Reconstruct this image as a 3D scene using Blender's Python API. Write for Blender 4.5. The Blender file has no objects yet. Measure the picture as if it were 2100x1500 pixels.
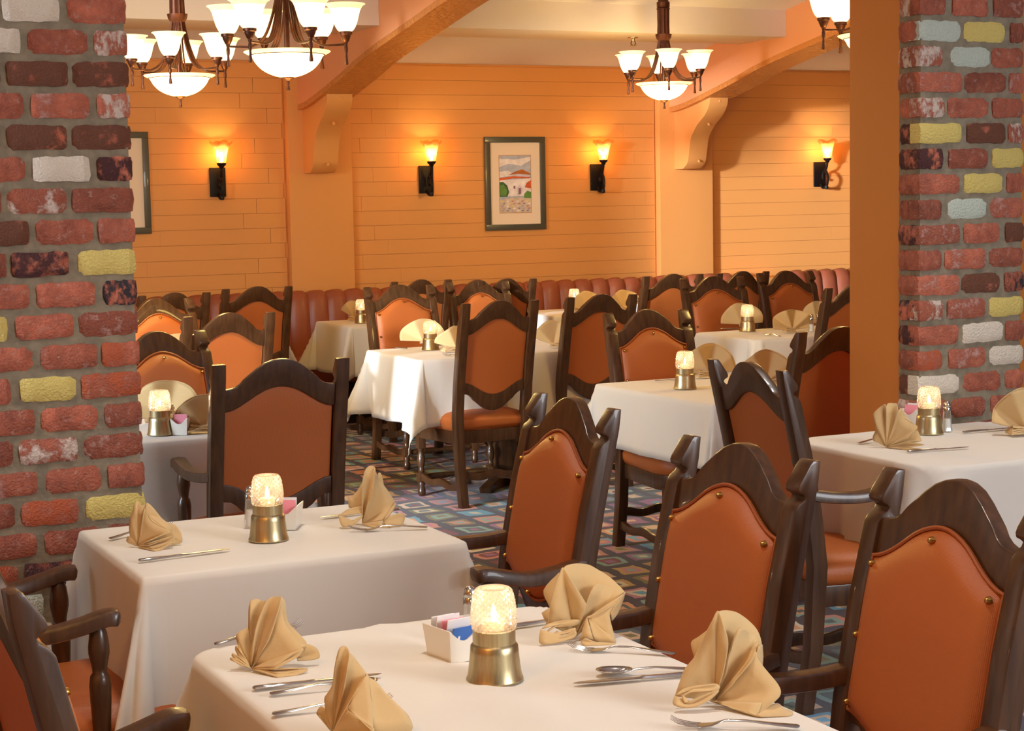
import bpy, bmesh, math, random
from math import sin, cos, pi, radians, atan2, hypot, sqrt
from mathutils import Vector, Matrix
C = bpy.context.scene.collection
scene = bpy.context.scene

# ------------------------------------------------------------------ camera
EYE = 1.57; F = 3590.5; PIT, ROL, YAW = map(radians, (5.453, 1.075, 25.843))
fwd = Vector((sin(YAW)*cos(PIT), cos(YAW)*cos(PIT), -sin(PIT)))
rt = Vector((cos(YAW), -sin(YAW), 0)); up = rt.cross(fwd)
r2 = rt*cos(ROL) - up*sin(ROL); u2 = up*cos(ROL) + rt*sin(ROL)
cd = bpy.data.cameras.new('camera'); cam = bpy.data.objects.new('camera', cd); C.objects.link(cam)
cam.matrix_world = Matrix(((r2.x, u2.x, -fwd.x, 0), (r2.y, u2.y, -fwd.y, 0), (r2.z, u2.z, -fwd.z, EYE), (0, 0, 0, 1)))
cd.sensor_width = 36; cd.lens = 36*F/2100; cd.clip_start = .05
scene.camera = cam

def at(px, py, z):                      # a point at height z, measured from the photograph
    d = r2*((px-1050)/F) + u2*((750-py)/F) + fwd
    t = (z-EYE)/d.z
    return Vector((d.x*t, d.y*t, z))

# ------------------------------------------------------------------ world, light, exposure
w = bpy.data.worlds.new('world'); scene.world = w; w.use_nodes = True
w.node_tree.nodes['Background'].inputs[0].default_value = (1, .86, .70, 1)
w.node_tree.nodes['Background'].inputs[1].default_value = .13
scene.view_settings.view_transform = 'Standard'; scene.view_settings.look = 'None'
scene.view_settings.gamma = 1; scene.view_settings.use_curve_mapping = False
scene.view_settings.exposure = 0.0

def area(name, loc, target, sx, sy, power, col):
    l = bpy.data.lights.new(name, 'AREA'); l.shape = 'RECTANGLE'; l.size = sx; l.size_y = sy
    l.energy = power; l.color = col
    o = bpy.data.objects.new(name, l); C.objects.link(o); o.location = loc
    o.rotation_euler = (Vector(target)-Vector(loc)).to_track_quat('-Z', 'Y').to_euler()
    return o
def point(name, loc, power, col, rad=.03):
    l = bpy.data.lights.new(name, 'POINT'); l.energy = power; l.color = col; l.shadow_soft_size = rad
    o = bpy.data.objects.new(name, l); C.objects.link(o); o.location = loc
    return o
def spot(name, loc, target, power, col, size=70, rad=.12):
    l = bpy.data.lights.new(name, 'SPOT'); l.energy = power; l.color = col; l.spot_size = radians(size); l.spot_blend = 1; l.shadow_soft_size = rad
    o = bpy.data.objects.new(name, l); C.objects.link(o); o.location = loc
    o.rotation_euler = (Vector(target)-Vector(loc)).to_track_quat('-Z', 'Y').to_euler(); return o
sl = bpy.data.lights.new('low_sun_through_side_window', 'SUN'); sl.energy = 5.4; sl.color = (.84, .90, 1); sl.angle = radians(3.2)
so = bpy.data.objects.new('low_sun_through_side_window', sl); C.objects.link(so); so.location = (-6, 4, 2)
so.rotation_euler = Vector((1, .56, -.06)).to_track_quat('-Z', 'Y').to_euler()
sw = area('side_window_daylight', (-1.45, 5.7, 1.9), (4.3, 8.3, .2), 2.4, 1.6, 88, (.72, .86, 1)); sw.data.spread = radians(75)
area('front_window_daylight', (4.0, -1.2, 2.2), (1.7, 3.8, .5), 2.2, 1.4, 155, (.93, .96, 1))
for q in ((1.25, 2.5), (1.35, 4.05), (3.7, 4.2)): spot('tabletop_fill_spot', (q[0], q[1], 3.1), (q[0], q[1], 0), 100, (1, .95, .86))  # unseen spots added to brighten the front table tops
WARM = (1, .66, .20)
point('added_warm_fill_light', (-.35, 1.7, 2.4), 34, (1, .56, .14), .15)  # unseen lamp added to warm the left-facing table sides and the left pillar

# ------------------------------------------------------------------ materials
def lin(r, g, b):
    f = lambda c: c/12.92 if c <= .04045 else ((c+.055)/1.055)**2.4
    return (f(r/255), f(g/255), f(b/255), 1)
def mat(name, col, rough=.6, metal=0, noise=None, bump=None, coat=0, spec=.5, sheen=0):
    m = bpy.data.materials.new(name); m.use_nodes = True
    nt = m.node_tree; b = nt.nodes['Principled BSDF']
    b.inputs['Base Color'].default_value = col; b.inputs['Roughness'].default_value = rough
    b.inputs['Metallic'].default_value = metal; b.inputs['Coat Weight'].default_value = coat
    b.inputs['Specular IOR Level'].default_value = spec; b.inputs['Sheen Weight'].default_value = sheen
    tc = None
    if noise or bump:
        tc = nt.nodes.new('ShaderNodeTexCoord')
    if noise:                                        # (scale, colour2, stretch)
        mp = nt.nodes.new('ShaderNodeMapping'); mp.inputs['Scale'].default_value = noise[2]
        nt.links.new(tc.outputs['Object'], mp.inputs[0])
        n = nt.nodes.new('ShaderNodeTexNoise'); n.inputs['Scale'].default_value = noise[0]; n.inputs['Detail'].default_value = 4
        nt.links.new(mp.outputs[0], n.inputs[0])
        r = nt.nodes.new('ShaderNodeValToRGB'); r.color_ramp.elements[0].position = .3; r.color_ramp.elements[1].position = .7
        r.color_ramp.elements[0].color = col; r.color_ramp.elements[1].color = noise[1]
        nt.links.new(n.outputs[0], r.inputs[0]); nt.links.new(r.outputs[0], b.inputs['Base Color'])
    if bump:                                         # (scale, strength, distance)
        n = nt.nodes.new('ShaderNodeTexNoise'); n.inputs['Scale'].default_value = bump[0]; n.inputs['Detail'].default_value = 3
        nt.links.new(tc.outputs['Object'], n.inputs[0])
        bp = nt.nodes.new('ShaderNodeBump'); bp.inputs['Strength'].default_value = bump[1]; bp.inputs['Distance'].default_value = bump[2]
        nt.links.new(n.outputs[0], bp.inputs['Height']); nt.links.new(bp.outputs[0], b.inputs['Normal'])
    return m
def emis(name, col, strength, base=None):
    m = mat(name, base or col, .4)
    b = m.node_tree.nodes['Principled BSDF']; b.inputs['Emission Color'].default_value = col; b.inputs['Emission Strength'].default_value = strength
    return m
def weave(m, scale, strength):                       # crossed ribs of a woven cloth
    nt = m.node_tree; b = nt.nodes['Principled BSDF']; tc = nt.nodes.new('ShaderNodeTexCoord')
    wv = nt.nodes.new('ShaderNodeTexWave'); wv.inputs['Scale'].default_value = scale; wv.bands_direction = 'X'
    wz = nt.nodes.new('ShaderNodeTexWave'); wz.inputs['Scale'].default_value = scale; wz.bands_direction = 'Z'
    nt.links.new(tc.outputs['Object'], wv.inputs[0]); nt.links.new(tc.outputs['Object'], wz.inputs[0])
    a = nt.nodes.new('ShaderNodeMath'); a.operation = 'ADD'; nt.links.new(wv.outputs['Fac'], a.inputs[0]); nt.links.new(wz.outputs['Fac'], a.inputs[1])
    bp = nt.nodes.new('ShaderNodeBump'); bp.inputs['Strength'].default_value = strength; bp.inputs['Distance'].default_value = .0006
    nt.links.new(a.outputs[0], bp.inputs['Height']); nt.links.new(bp.outputs[0], b.inputs['Normal'])
    return m
M = {}
M['wood'] = mat('dark_stained_wood', lin(60, 36, 17), .36, noise=(8, lin(86, 55, 30), (7, 7, .7)), bump=(60, .10, .002), coat=.28)
M['vinyl'] = weave(mat('rust_orange_vinyl', lin(182, 98, 43), .40, spec=.5), 160, .35)
M['piping'] = mat('vinyl_piping', lin(160, 84, 38), .45)
M['brass_nail'] = mat('brass_button', lin(190, 140, 70), .3, 1)
M['cloth'] = mat('cream_table_linen', lin(222, 216, 205), .85, bump=(9, .25, .012), sheen=.2)
M['napkin'] = mat('tan_napkin_cloth', lin(204, 172, 120), .85, bump=(45, .25, .004), sheen=.2)
M['orange'] = mat('orange_wall_paint', lin(230, 160, 88), .55, bump=(70, .08, .004))
M['orange_block'] = mat('orange_painted_block', lin(230, 159, 87), .5, bump=(60, .10, .004))
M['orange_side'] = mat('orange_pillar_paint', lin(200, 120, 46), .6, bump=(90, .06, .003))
M['arch'] = mat('orange_textured_timber', lin(204, 132, 68), .32, bump=(26, .8, .02))
M['arch_side'] = mat('orange_beam_side_paint', lin(230, 160, 112), .5, bump=(30, .12, .01))
M['ceil'] = mat('ceiling_stipple', lin(228, 220, 230), .9, bump=(120, .5, .008))
M['soffit'] = mat('soffit_paint', lin(224, 214, 212), .5, bump=(20, .15, .006))
M['booth'] = mat('booth_vinyl', lin(154, 84, 58), .42)
M['booth_dark'] = mat('booth_kick_base', lin(48, 30, 26), .7)
M['mortar'] = mat('grey_mortar', lin(146, 136, 116), .95, noise=(30, lin(120, 112, 96), (1, 1, 1)), bump=(90, .6, .006))
M['brass'] = mat('brushed_brass', lin(206, 192, 152), .36, 1, noise=(3, lin(186, 168, 126), (60, 60, .3)))
M['bronze'] = mat('oil_rubbed_bronze', lin(104, 60, 40), .45, .8, noise=(14, lin(72, 42, 28), (1, 1, 1)))
M['black_iron'] = mat('black_iron', lin(34, 28, 26), .45, .6)
M['steel'] = mat('polished_steel', lin(205, 203, 200), .16, 1)
M['ceramic'] = mat('white_ceramic', lin(240, 236, 226), .2, coat=.4)
M['paper_white'] = mat('white_paper', lin(238, 236, 236), .8)
M['paper_pink'] = mat('pink_paper', lin(240, 150, 165), .8)
M['paper_blue'] = mat('blue_paper', lin(60, 110, 190), .7)
M['frame'] = mat('dark_green_grey_frame', lin(80, 78, 66), .35, coat=.3)
M['matboard'] = mat('cream_mat_board', lin(246, 226, 206), .7)
M['gold_edge'] = mat('thin_gold_fillet', lin(206, 150, 70), .4, .6)
M['salt'] = mat('white_salt', lin(240, 238, 234), .9)
M['pepper'] = mat('ground_pepper', lin(90, 80, 70), .9)
M['flame'] = emis('candle_flame', (1, .72, .40, 1), 14)
M['wax'] = emis('glowing_wax', (1, .62, .30, 1), .7, lin(250, 220, 170))
M['shade'] = emis('lit_alabaster_glass', (1, .86, .50, 1), 1.7, lin(255, 236, 190))
M['shade_rim'] = emis('lit_alabaster_rim', (1, .78, .42, 1), .85, lin(255, 230, 170))
M['bulb'] = emis('glowing_bulb', (1, .62, .26, 1), 30)
M['smoke'] = mat('ribbed_brown_shade', lin(110, 66, 36), .7)

def glass(name, tint, transp, transl, rough=.08):
    m = bpy.data.materials.new(name); m.use_nodes = True; nt = m.node_tree; nt.nodes.clear()
    o = nt.nodes.new('ShaderNodeOutputMaterial'); tr = nt.nodes.new('ShaderNodeBsdfTransparent'); tl = nt.nodes.new('ShaderNodeBsdfTranslucent')
    gl = nt.nodes.new('ShaderNodeBsdfGlossy'); gl.inputs['Roughness'].default_value = rough
    tr.inputs[0].default_value = tint; tl.inputs[0].default_value = tint; gl.inputs[0].default_value = (1, 1, 1, 1)
    a = nt.nodes.new('ShaderNodeMixShader'); a.inputs[0].default_value = transl/(transl+transp)
    nt.links.new(tr.outputs[0], a.inputs[1]); nt.links.new(tl.outputs[0], a.inputs[2])
    lw = nt.nodes.new('ShaderNodeLayerWeight'); lw.inputs[0].default_value = .35
    mm = nt.nodes.new('ShaderNodeMath'); mm.operation = 'MULTIPLY_ADD'; mm.inputs[1].default_value = .55; mm.inputs[2].default_value = .06
    nt.links.new(lw.outputs['Facing'], mm.inputs[0])
    b = nt.nodes.new('ShaderNodeMixShader'); nt.links.new(mm.outputs[0], b.inputs[0])
    nt.links.new(a.outputs[0], b.inputs[1]); nt.links.new(gl.outputs[0], b.inputs[2]); nt.links.new(b.outputs[0], o.inputs[0])
    return m
M['cutglass'] = glass('cut_crystal_glass', (1, .95, .88, 1), .62, .38, .05)
M['amber'] = glass('amber_fluted_glass', (1, .62, .26, 1), .72, .28)
M['clear'] = glass('clear_glass', (.93, .95, .96, 1), .85, .15)

# brick: colour of each brick comes from its object colour; alpha = how much paint is left on it
m = bpy.data.materials.new('reclaimed_brick'); m.use_nodes = True; nt = m.node_tree; b = nt.nodes['Principled BSDF']
b.inputs['Roughness'].default_value = .9
oi = nt.nodes.new('ShaderNodeObjectInfo'); tc = nt.nodes.new('ShaderNodeTexCoord')
ad = nt.nodes.new('ShaderNodeVectorMath'); ad.operation = 'MULTIPLY_ADD'; ad.inputs[1].default_value = (2.3, .8, 1)
cmb = nt.nodes.new('ShaderNodeCombineXYZ'); ml = nt.nodes.new('ShaderNodeMath'); ml.operation = 'MULTIPLY'; ml.inputs[1].default_value = 37
nt.links.new(oi.outputs['Random'], ml.inputs[0]); nt.links.new(ml.outputs[0], cmb.inputs[0]); nt.links.new(ml.outputs[0], cmb.inputs[2])
nt.links.new(tc.outputs['Object'], ad.inputs[0]); nt.links.new(cmb.outputs[0], ad.inputs[2])
n1 = nt.nodes.new('ShaderNodeTexNoise'); n1.inputs['Scale'].default_value = 1.3; n1.inputs['Detail'].default_value = 5; n1.inputs['Roughness'].default_value = .65
n2 = nt.nodes.new('ShaderNodeTexNoise'); n2.inputs['Scale'].default_value = 11; n2.inputs['Detail'].default_value = 4
n3 = nt.nodes.new('ShaderNodeTexNoise'); n3.inputs['Scale'].default_value = 3.2; n3.inputs['Detail'].default_value = 6; n3.inputs['Roughness'].default_value = .7
for n in (n1, n2, n3): nt.links.new(ad.outputs[0], n.inputs[0])
rr = nt.nodes.new('ShaderNodeValToRGB'); e = rr.color_ramp.elements
e[0].position = .25; e[0].color = lin(128, 70, 56); e[1].position = .75; e[1].color = lin(198, 114, 88)
nt.links.new(n1.outputs[0], rr.inputs[0])
st = nt.nodes.new('ShaderNodeMapRange'); st.inputs[1].default_value = .56; st.inputs[2].default_value = .72; st.inputs[3].default_value = 0; st.inputs[4].default_value = .55
nt.links.new(n3.outputs[0], st.inputs[0])
mx0 = nt.nodes.new('ShaderNodeMix'); mx0.data_type = 'RGBA'; mx0.inputs[7].default_value = lin(196, 170, 156)
nt.links.new(st.outputs[0], mx0.inputs[0])
# tint red body by object colour when alpha is low, cover by paint when alpha is high
gt = nt.nodes.new('ShaderNodeMapRange'); gt.inputs[1].default_value = -.06; gt.inputs[2].default_value = .06; gt.inputs[3].default_value = 1; gt.inputs[4].default_value = 0
sb = nt.nodes.new('ShaderNodeMath'); sb.operation = 'SUBTRACT'
mr = nt.nodes.new('ShaderNodeMapRange'); mr.inputs[1].default_value = 0; mr.inputs[2].default_value = 1; mr.inputs[3].default_value = .2; mr.inputs[4].default_value = .78
nt.links.new(oi.outputs['Alpha'], mr.inputs[0])
nt.links.new(n1.outputs[0], sb.inputs[0]); nt.links.new(mr.outputs[0], sb.inputs[1]); nt.links.new(sb.outputs[0], gt.inputs[0])
hsv = nt.nodes.new('ShaderNodeHueSaturation'); nt.links.new(rr.outputs[0], hsv.inputs['Color'])
vr = nt.nodes.new('ShaderNodeMapRange'); vr.inputs[3].default_value = .72; vr.inputs[4].default_value = 1.3; nt.links.new(oi.outputs['Random'], vr.inputs[0]); nt.links.new(vr.outputs[0], hsv.inputs['Value'])
nt.links.new(hsv.outputs[0], mx0.inputs[6])
mx1 = nt.nodes.new('ShaderNodeMix'); mx1.data_type = 'RGBA'
nt.links.new(gt.outputs[0], mx1.inputs[0]); nt.links.new(mx0.outputs[2], mx1.inputs[6]); nt.links.new(oi.outputs['Color'], mx1.inputs[7])
nt.links.new(mx1.outputs[2], b.inputs['Base Color'])
bp = nt.nodes.new('ShaderNodeBump'); bp.inputs['Strength'].default_value = .5; bp.inputs['Distance'].default_value = .05
nt.links.new(n2.outputs[0], bp.inputs['Height']); nt.links.new(bp.outputs[0], b.inputs['Normal'])
M['brick'] = m

# carpet: wavy dark-blue grid of squares, each with nested squares in random colours
m = bpy.data.materials.new('patterned_carpet'); m.use_nodes = True; nt = m.node_tree; b = nt.nodes['Principled BSDF']; L = nt.links.new
b.inputs['Roughness'].default_value = .95; b.inputs['Sheen Weight'].default_value = .3
def N(t, **kw):
    n = nt.nodes.new(t)
    for k, v in kw.items(): setattr(n, k, v)
    return n
def MA(op, a, bb=None, c=None):
    n = N('ShaderNodeMath', operation=op)
    for i, v in enumerate((a, bb, c)):
        if v is None: continue
        if isinstance(v, (int, float)): n.inputs[i].default_value = v
        else: L(v, n.inputs[i])
    return n.outputs[0]
tc = N('ShaderNodeTexCoord'); nz = N('ShaderNodeTexNoise'); nz.inputs['Scale'].default_value = 5; L(tc.outputs['Object'], nz.inputs[0])
sp = N('ShaderNodeSeparateXYZ'); L(tc.outputs['Object'], sp.inputs[0]); sn = N('ShaderNodeSeparateColor'); L(nz.outputs['Color'], sn.inputs[0])
X = MA('ADD', MA('DIVIDE', sp.outputs[0], .185), MA('MULTIPLY', MA('SUBTRACT', sn.outputs[0], .5), .55))
Y = MA('ADD', MA('DIVIDE', sp.outputs[1], .195), MA('MULTIPLY', MA('SUBTRACT', sn.outputs[1], .5), .55))
fx, fy = MA('FLOOR', X), MA('FLOOR', Y)
cell = N('ShaderNodeCombineXYZ'); L(fx, cell.inputs[0]); L(fy, cell.inputs[1])
wn = N('ShaderNodeTexWhiteNoise'); L(cell.outputs[0], wn.inputs[0]); ws = N('ShaderNodeSeparateColor'); L(wn.outputs['Color'], ws.inputs[0])
dx = MA('ABSOLUTE', MA('SUBTRACT', MA('SUBTRACT', X, fx), .5)); dy = MA('ABSOLUTE', MA('SUBTRACT', MA('SUBTRACT', Y, fy), .5))
dd = MA('MAXIMUM', dx, dy)
cols = [(88, 168, 214), (222, 218, 200), (206, 140, 130), (222, 160, 116), (122, 118, 56), (120, 40, 60), (62, 92, 104), (196, 160, 90), (196, 128, 160), (130, 176, 176), (150, 96, 150), (226, 196, 170)]
def ramp(v):
    r = N('ShaderNodeValToRGB'); r.color_ramp.interpolation = 'CONSTANT'; el = r.color_ramp.elements
    el[0].color = lin(*cols[0]); el[1].position = 1/len(cols); el[1].color = lin(*cols[1])
    for i in range(2, len(cols)):
        q = el.new(i/len(cols)); q.color = lin(*cols[i])
    L(v, r.inputs[0]); return r.outputs[0]
c1, c2, c3 = ramp(ws.outputs[0]), ramp(ws.outputs[1]), ramp(ws.outputs[2])
def mixc(fac, a, bb):
    n = N('ShaderNodeMix', data_type='RGBA'); L(fac, n.inputs[0])
    for i, v in ((6, a), (7, bb)):
        if isinstance(v, tuple): n.inputs[i].default_value = v
        else: L(v, n.inputs[i])
    return n.outputs[2]
col = mixc(MA('GREATER_THAN', dd, .12), c3, c2)
col = mixc(MA('GREATER_THAN', dd, .24), col, c1)
col = mixc(MA('GREATER_THAN', dd, .372), col, lin(38, 30, 62))
pl = N('ShaderNodeTexNoise'); pl.inputs['Scale'].default_value = 300; L(tc.outputs['Object'], pl.inputs[0])
hs = N('ShaderNodeHueSaturation'); L(col, hs.inputs['Color']); L(MA('MULTIPLY_ADD', pl.outputs[0], .7, .55), hs.inputs['Value']); L(hs.outputs[0], b.inputs['Base Color'])
bp = N('ShaderNodeBump'); bp.inputs['Strength'].default_value = .5; bp.inputs['Distance'].default_value = .004; L(pl.outputs[0], bp.inputs['Height']); L(bp.outputs[0], b.inputs['Normal'])
M['carpet'] = m

# ------------------------------------------------------------------ mesh helpers
def new_bm(): return bmesh.new()
def obj(name, bm, m, parent=None, loc=None, smooth=True, angle=40, kind=None, label=None):
    me = bpy.data.meshes.new(name); bm.normal_update(); bm.to_mesh(me); bm.free()
    for mm in (m if isinstance(m, (list, tuple)) else [m]): me.materials.append(mm)
    if smooth:
        me.polygons.foreach_set('use_smooth', [True]*len(me.polygons)); me.set_sharp_from_angle(angle=radians(angle))
    o = bpy.data.objects.new(name, me); C.objects.link(o)
    if parent: o.parent = parent
    if loc is not None: o.location = loc
    if kind: o['kind'] = kind
    if label: o['label'] = label
    return o
def tag(o, label, cat, group=None):
    o['label'] = label; o['category'] = cat
    if group: o['group'] = group
    return o
def thing(name, label, cat, loc=(0, 0, 0), rz=0, group=None):
    o = bpy.data.objects.new(name, None); C.objects.link(o); o.location = loc; o.rotation_euler = (0, 0, rz)
    o.empty_display_size = .1
    return tag(o, label, cat, group)
def kids(o): return [c for c in bpy.data.objects if c.parent == o]
_tree = {}
def copy_tree(src, label, loc, rz, group=None):
    if src not in _tree:
        _tree[src] = [(c, kids(c)) for c in kids(src)]
    r = src.copy(); C.objects.link(r); r.location = loc; r.rotation_euler = (0, 0, rz); r['label'] = label
    if group: r['group'] = group
    for c, gs in _tree[src]:
        cc = c.copy(); C.objects.link(cc); cc.parent = r
        for g in gs:
            d = g.copy(); C.objects.link(d); d.parent = cc
    return r
def box(bm, x0, x1, y0, y1, z0, z1, bev=0):
    vs = [bm.verts.new((x, y, z)) for x in (x0, x1) for y in (y0, y1) for z in (z0, z1)]
    fs = [(0, 1, 3, 2), (4, 6, 7, 5), (0, 4, 5, 1), (2, 3, 7, 6), (0, 2, 6, 4), (1, 5, 7, 3)]
    fc = [bm.faces.new([vs[i] for i in f]) for f in fs]
    if bev:
        ed = list({e for f in fc for e in f.edges})
        bmesh.ops.bevel(bm, geom=ed, offset=bev, segments=2, profile=.6, affect='EDGES')
    return bm
def prism(bm, poly, a0, a1, axis='x', bev=0, seg=2, fn=None):
    # poly in the two other axes; extruded along axis from a0 to a1
    def P(p, a):
        v = {'x': (a, p[0], p[1]), 'y': (p[0], a, p[1]), 'z': (p[0], p[1], a)}[axis]
        return fn(*v) if fn else v
    A = [bm.verts.new(P(p, a0)) for p in poly]; B = [bm.verts.new(P(p, a1)) for p in poly]
    n = len(poly)
    f0 = bm.faces.new(A); f1 = bm.faces.new(B[::-1]); side = []
    for i in range(n): side.append(bm.faces.new([A[i], B[i], B[(i+1) % n], A[(i+1) % n]]))
    bmesh.ops.recalc_face_normals(bm, faces=[f0, f1]+side)
    if bev:
        ed = list(set(f0.edges) | set(f1.edges))
        bmesh.ops.bevel(bm, geom=ed, offset=bev, segments=seg, profile=.6, affect='EDGES', clamp_overlap=True)
    return bm
def strip(bm, top, bot, y0, y1, bev=.004, yf=None):
    # a rail with matching top and bottom outlines (x,z lists, same length); quads only
    n = len(top); yf = yf or (lambda z: 0)
    rows = []
    for (y, pts) in ((y0, top), (y1, top), (y1, bot), (y0, bot)):
        rows.append([bm.verts.new((p[0], y+yf(p[1]), p[1])) for p in pts])
    fs = []
    for k in range(4):
        a, b_ = rows[k], rows[(k+1) % 4]
        for i in range(n-1): fs.append(bm.faces.new([a[i], a[i+1], b_[i+1], b_[i]]))
    fs.append(bm.faces.new([rows[k][0] for k in range(4)])); fs.append(bm.faces.new([rows[k][-1] for k in (3, 2, 1, 0)]))
    bmesh.ops.recalc_face_normals(bm, faces=fs)
    if bev:
        ed = [e for k in range(4) for i in range(n-1) for e in [bm.edges.get((rows[k][i], rows[k][i+1]))] if e]
        bmesh.ops.bevel(bm, geom=ed, offset=bev, segments=2, profile=.6, affect='EDGES')
    return bm
def lathe(bm, prof, seg=16, c=(0, 0, 0), fn=None, cap=True):
    rings = []
    for (r, z) in prof:
        ring = []
        for k in range(seg):
            a = 2*pi*k/seg; rr, zz = (fn(r, z, a) if fn else (r, z))
            ring.append(bm.verts.new((c[0]+rr*cos(a), c[1]+rr*sin(a), c[2]+zz)))
        rings.append(ring)
    for i in range(len(rings)-1):
        for k in range(seg):
            bm.faces.new([rings[i][k], rings[i][(k+1) % seg], rings[i+1][(k+1) % seg], rings[i+1][k]])
    if cap:
        if prof[0][0] > 1e-4: bm.faces.new(rings[0][::-1])
        if prof[-1][0] > 1e-4: bm.faces.new(rings[-1])
    return bm
def tube(bm, pts, rad, seg=8, cap=True, flat=None):
    pts = [Vector(p) for p in pts]; n = len(pts); rings = []
    rads = rad if isinstance(rad, (list, tuple)) else [rad]*n
    t0 = (pts[1]-pts[0]).normalized(); ref = Vector((0, 0, 1)) if abs(t0.z) < .9 else Vector((1, 0, 0))
    u = t0.cross(ref).normalized()
    for i in range(n):
        t = (pts[min(i+1, n-1)]-pts[max(i-1, 0)]).normalized()
        u = (u - t*u.dot(t)).normalized(); v = t.cross(u)
        fy = flat or 1
        rings.append([bm.verts.new(pts[i]+u*cos(2*pi*k/seg)*rads[i]+v*sin(2*pi*k/seg)*rads[i]*fy) for k in range(seg)])
    for i in range(n-1):
        for k in range(seg): bm.faces.new([rings[i][k], rings[i][(k+1) % seg], rings[i+1][(k+1) % seg], rings[i+1][k]])
    if cap: bm.faces.new(rings[0][::-1]); bm.faces.new(rings[-1])
    return bm
def smoothpts(pts, k=4):
    P = [Vector(p) for p in pts]; out = []
    for i in range(len(P)-1):
        a, b_, c_, d_ = P[max(i-1, 0)], P[i], P[i+1], P[min(i+2, len(P)-1)]
        for j in range(k):
            t = j/k
            out.append(.5*((2*b_)+(c_-a)*t+(2*a-5*b_+4*c_-d_)*t*t+(3*b_-a-3*c_+d_)*t**3))
    out.append(P[-1]); return out

# ------------------------------------------------------------------ room shell
WY = 12.3
def structure(o): o['kind'] = 'structure'; return o
bm = new_bm(); box(bm, -4.2, 11.5, -4.0, 12.6, -.1, 0); structure(obj('floor', bm, M['carpet'], smooth=False))
# ceiling: flat over the front, falling towards the back wall
def cz(y): return 2.6+(WY-y)*.165 if y > 8.9 else 3.16
bm = new_bm()
pf = [(-4.0, 3.16), (8.9, 3.161), (12.6, 2.6-.3*.165), (12.6, 3.3), (-4.0, 3.3)]
prism(bm, pf, -4.2, 11.5, 'x'); structure(obj('ceiling', bm, M['ceil'], smooth=False))
# back wall with painted blocks as pieces
bm = new_bm(); box(bm, -1.6, 11.2, WY+.012, WY+.25, 0, 2.75)
wall = structure(obj('wall_back', bm, M['orange'], smooth=False))
bm = new_bm(); box(bm, 11.2, 11.4, 4.9, WY+.25, 0, 3.1); structure(obj('wall_right', bm, M['orange'], smooth=False))
bm = new_bm()
for q in ((-4.0, 4.1, 0, 3.16), (7.32, WY+.25, 0, 3.16), (4.1, 7.32, 0, .3), (4.1, 7.32, 2.95, 3.16)): box(bm, -1.75, -1.6, *q)
structure(obj('wall_left', bm, M['orange'], smooth=False))
bm = new_bm(); box(bm, -1.6, .3, 5.0, 5.2, 0, 3.16)
structure(obj('wall_divider', bm, M['orange'], smooth=False)) if False else bm.free()
PIL = [(4.15, 4.64), (7.28, 7.78)]
ch_, bl = .1085, .408
bm = new_bm(); box(bm, -.5, .5, 0, .016, -.5, .5, 0)
block_me = {}
def block_mesh(L_):
    k = round(L_, 2)
    if k not in block_me:
        bm = new_bm(); box(bm, -k/2+.0007, k/2-.0007, -.0035, .012, -ch_/2+.0009, ch_/2-.0009, .0009)
        me = bpy.data.meshes.new('block'); bm.to_mesh(me); bm.free(); me.materials.append(M['orange_block']); block_me[k] = me
    return block_me[k]
nblk = 0
for (b0, b1) in ((3.0, 4.14), (4.66, 7.27), (7.79, 9.4)):
    for r in range(16):
        z = 2.6-.02-ch_*(r+.5)
        if z < .86: break
        x = 2.9 + (0, .2, .1, .3)[r % 4] - bl
        while x < b1:
            a, c_ = max(x, b0), min(x+bl, b1)
            if c_-a > .03:
                o = bpy.data.objects.new('block', block_mesh(c_-a)); C.objects.link(o); o.parent = wall
                o.location = ((a+c_)/2, WY, z); nblk += 1
            x += bl
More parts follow.
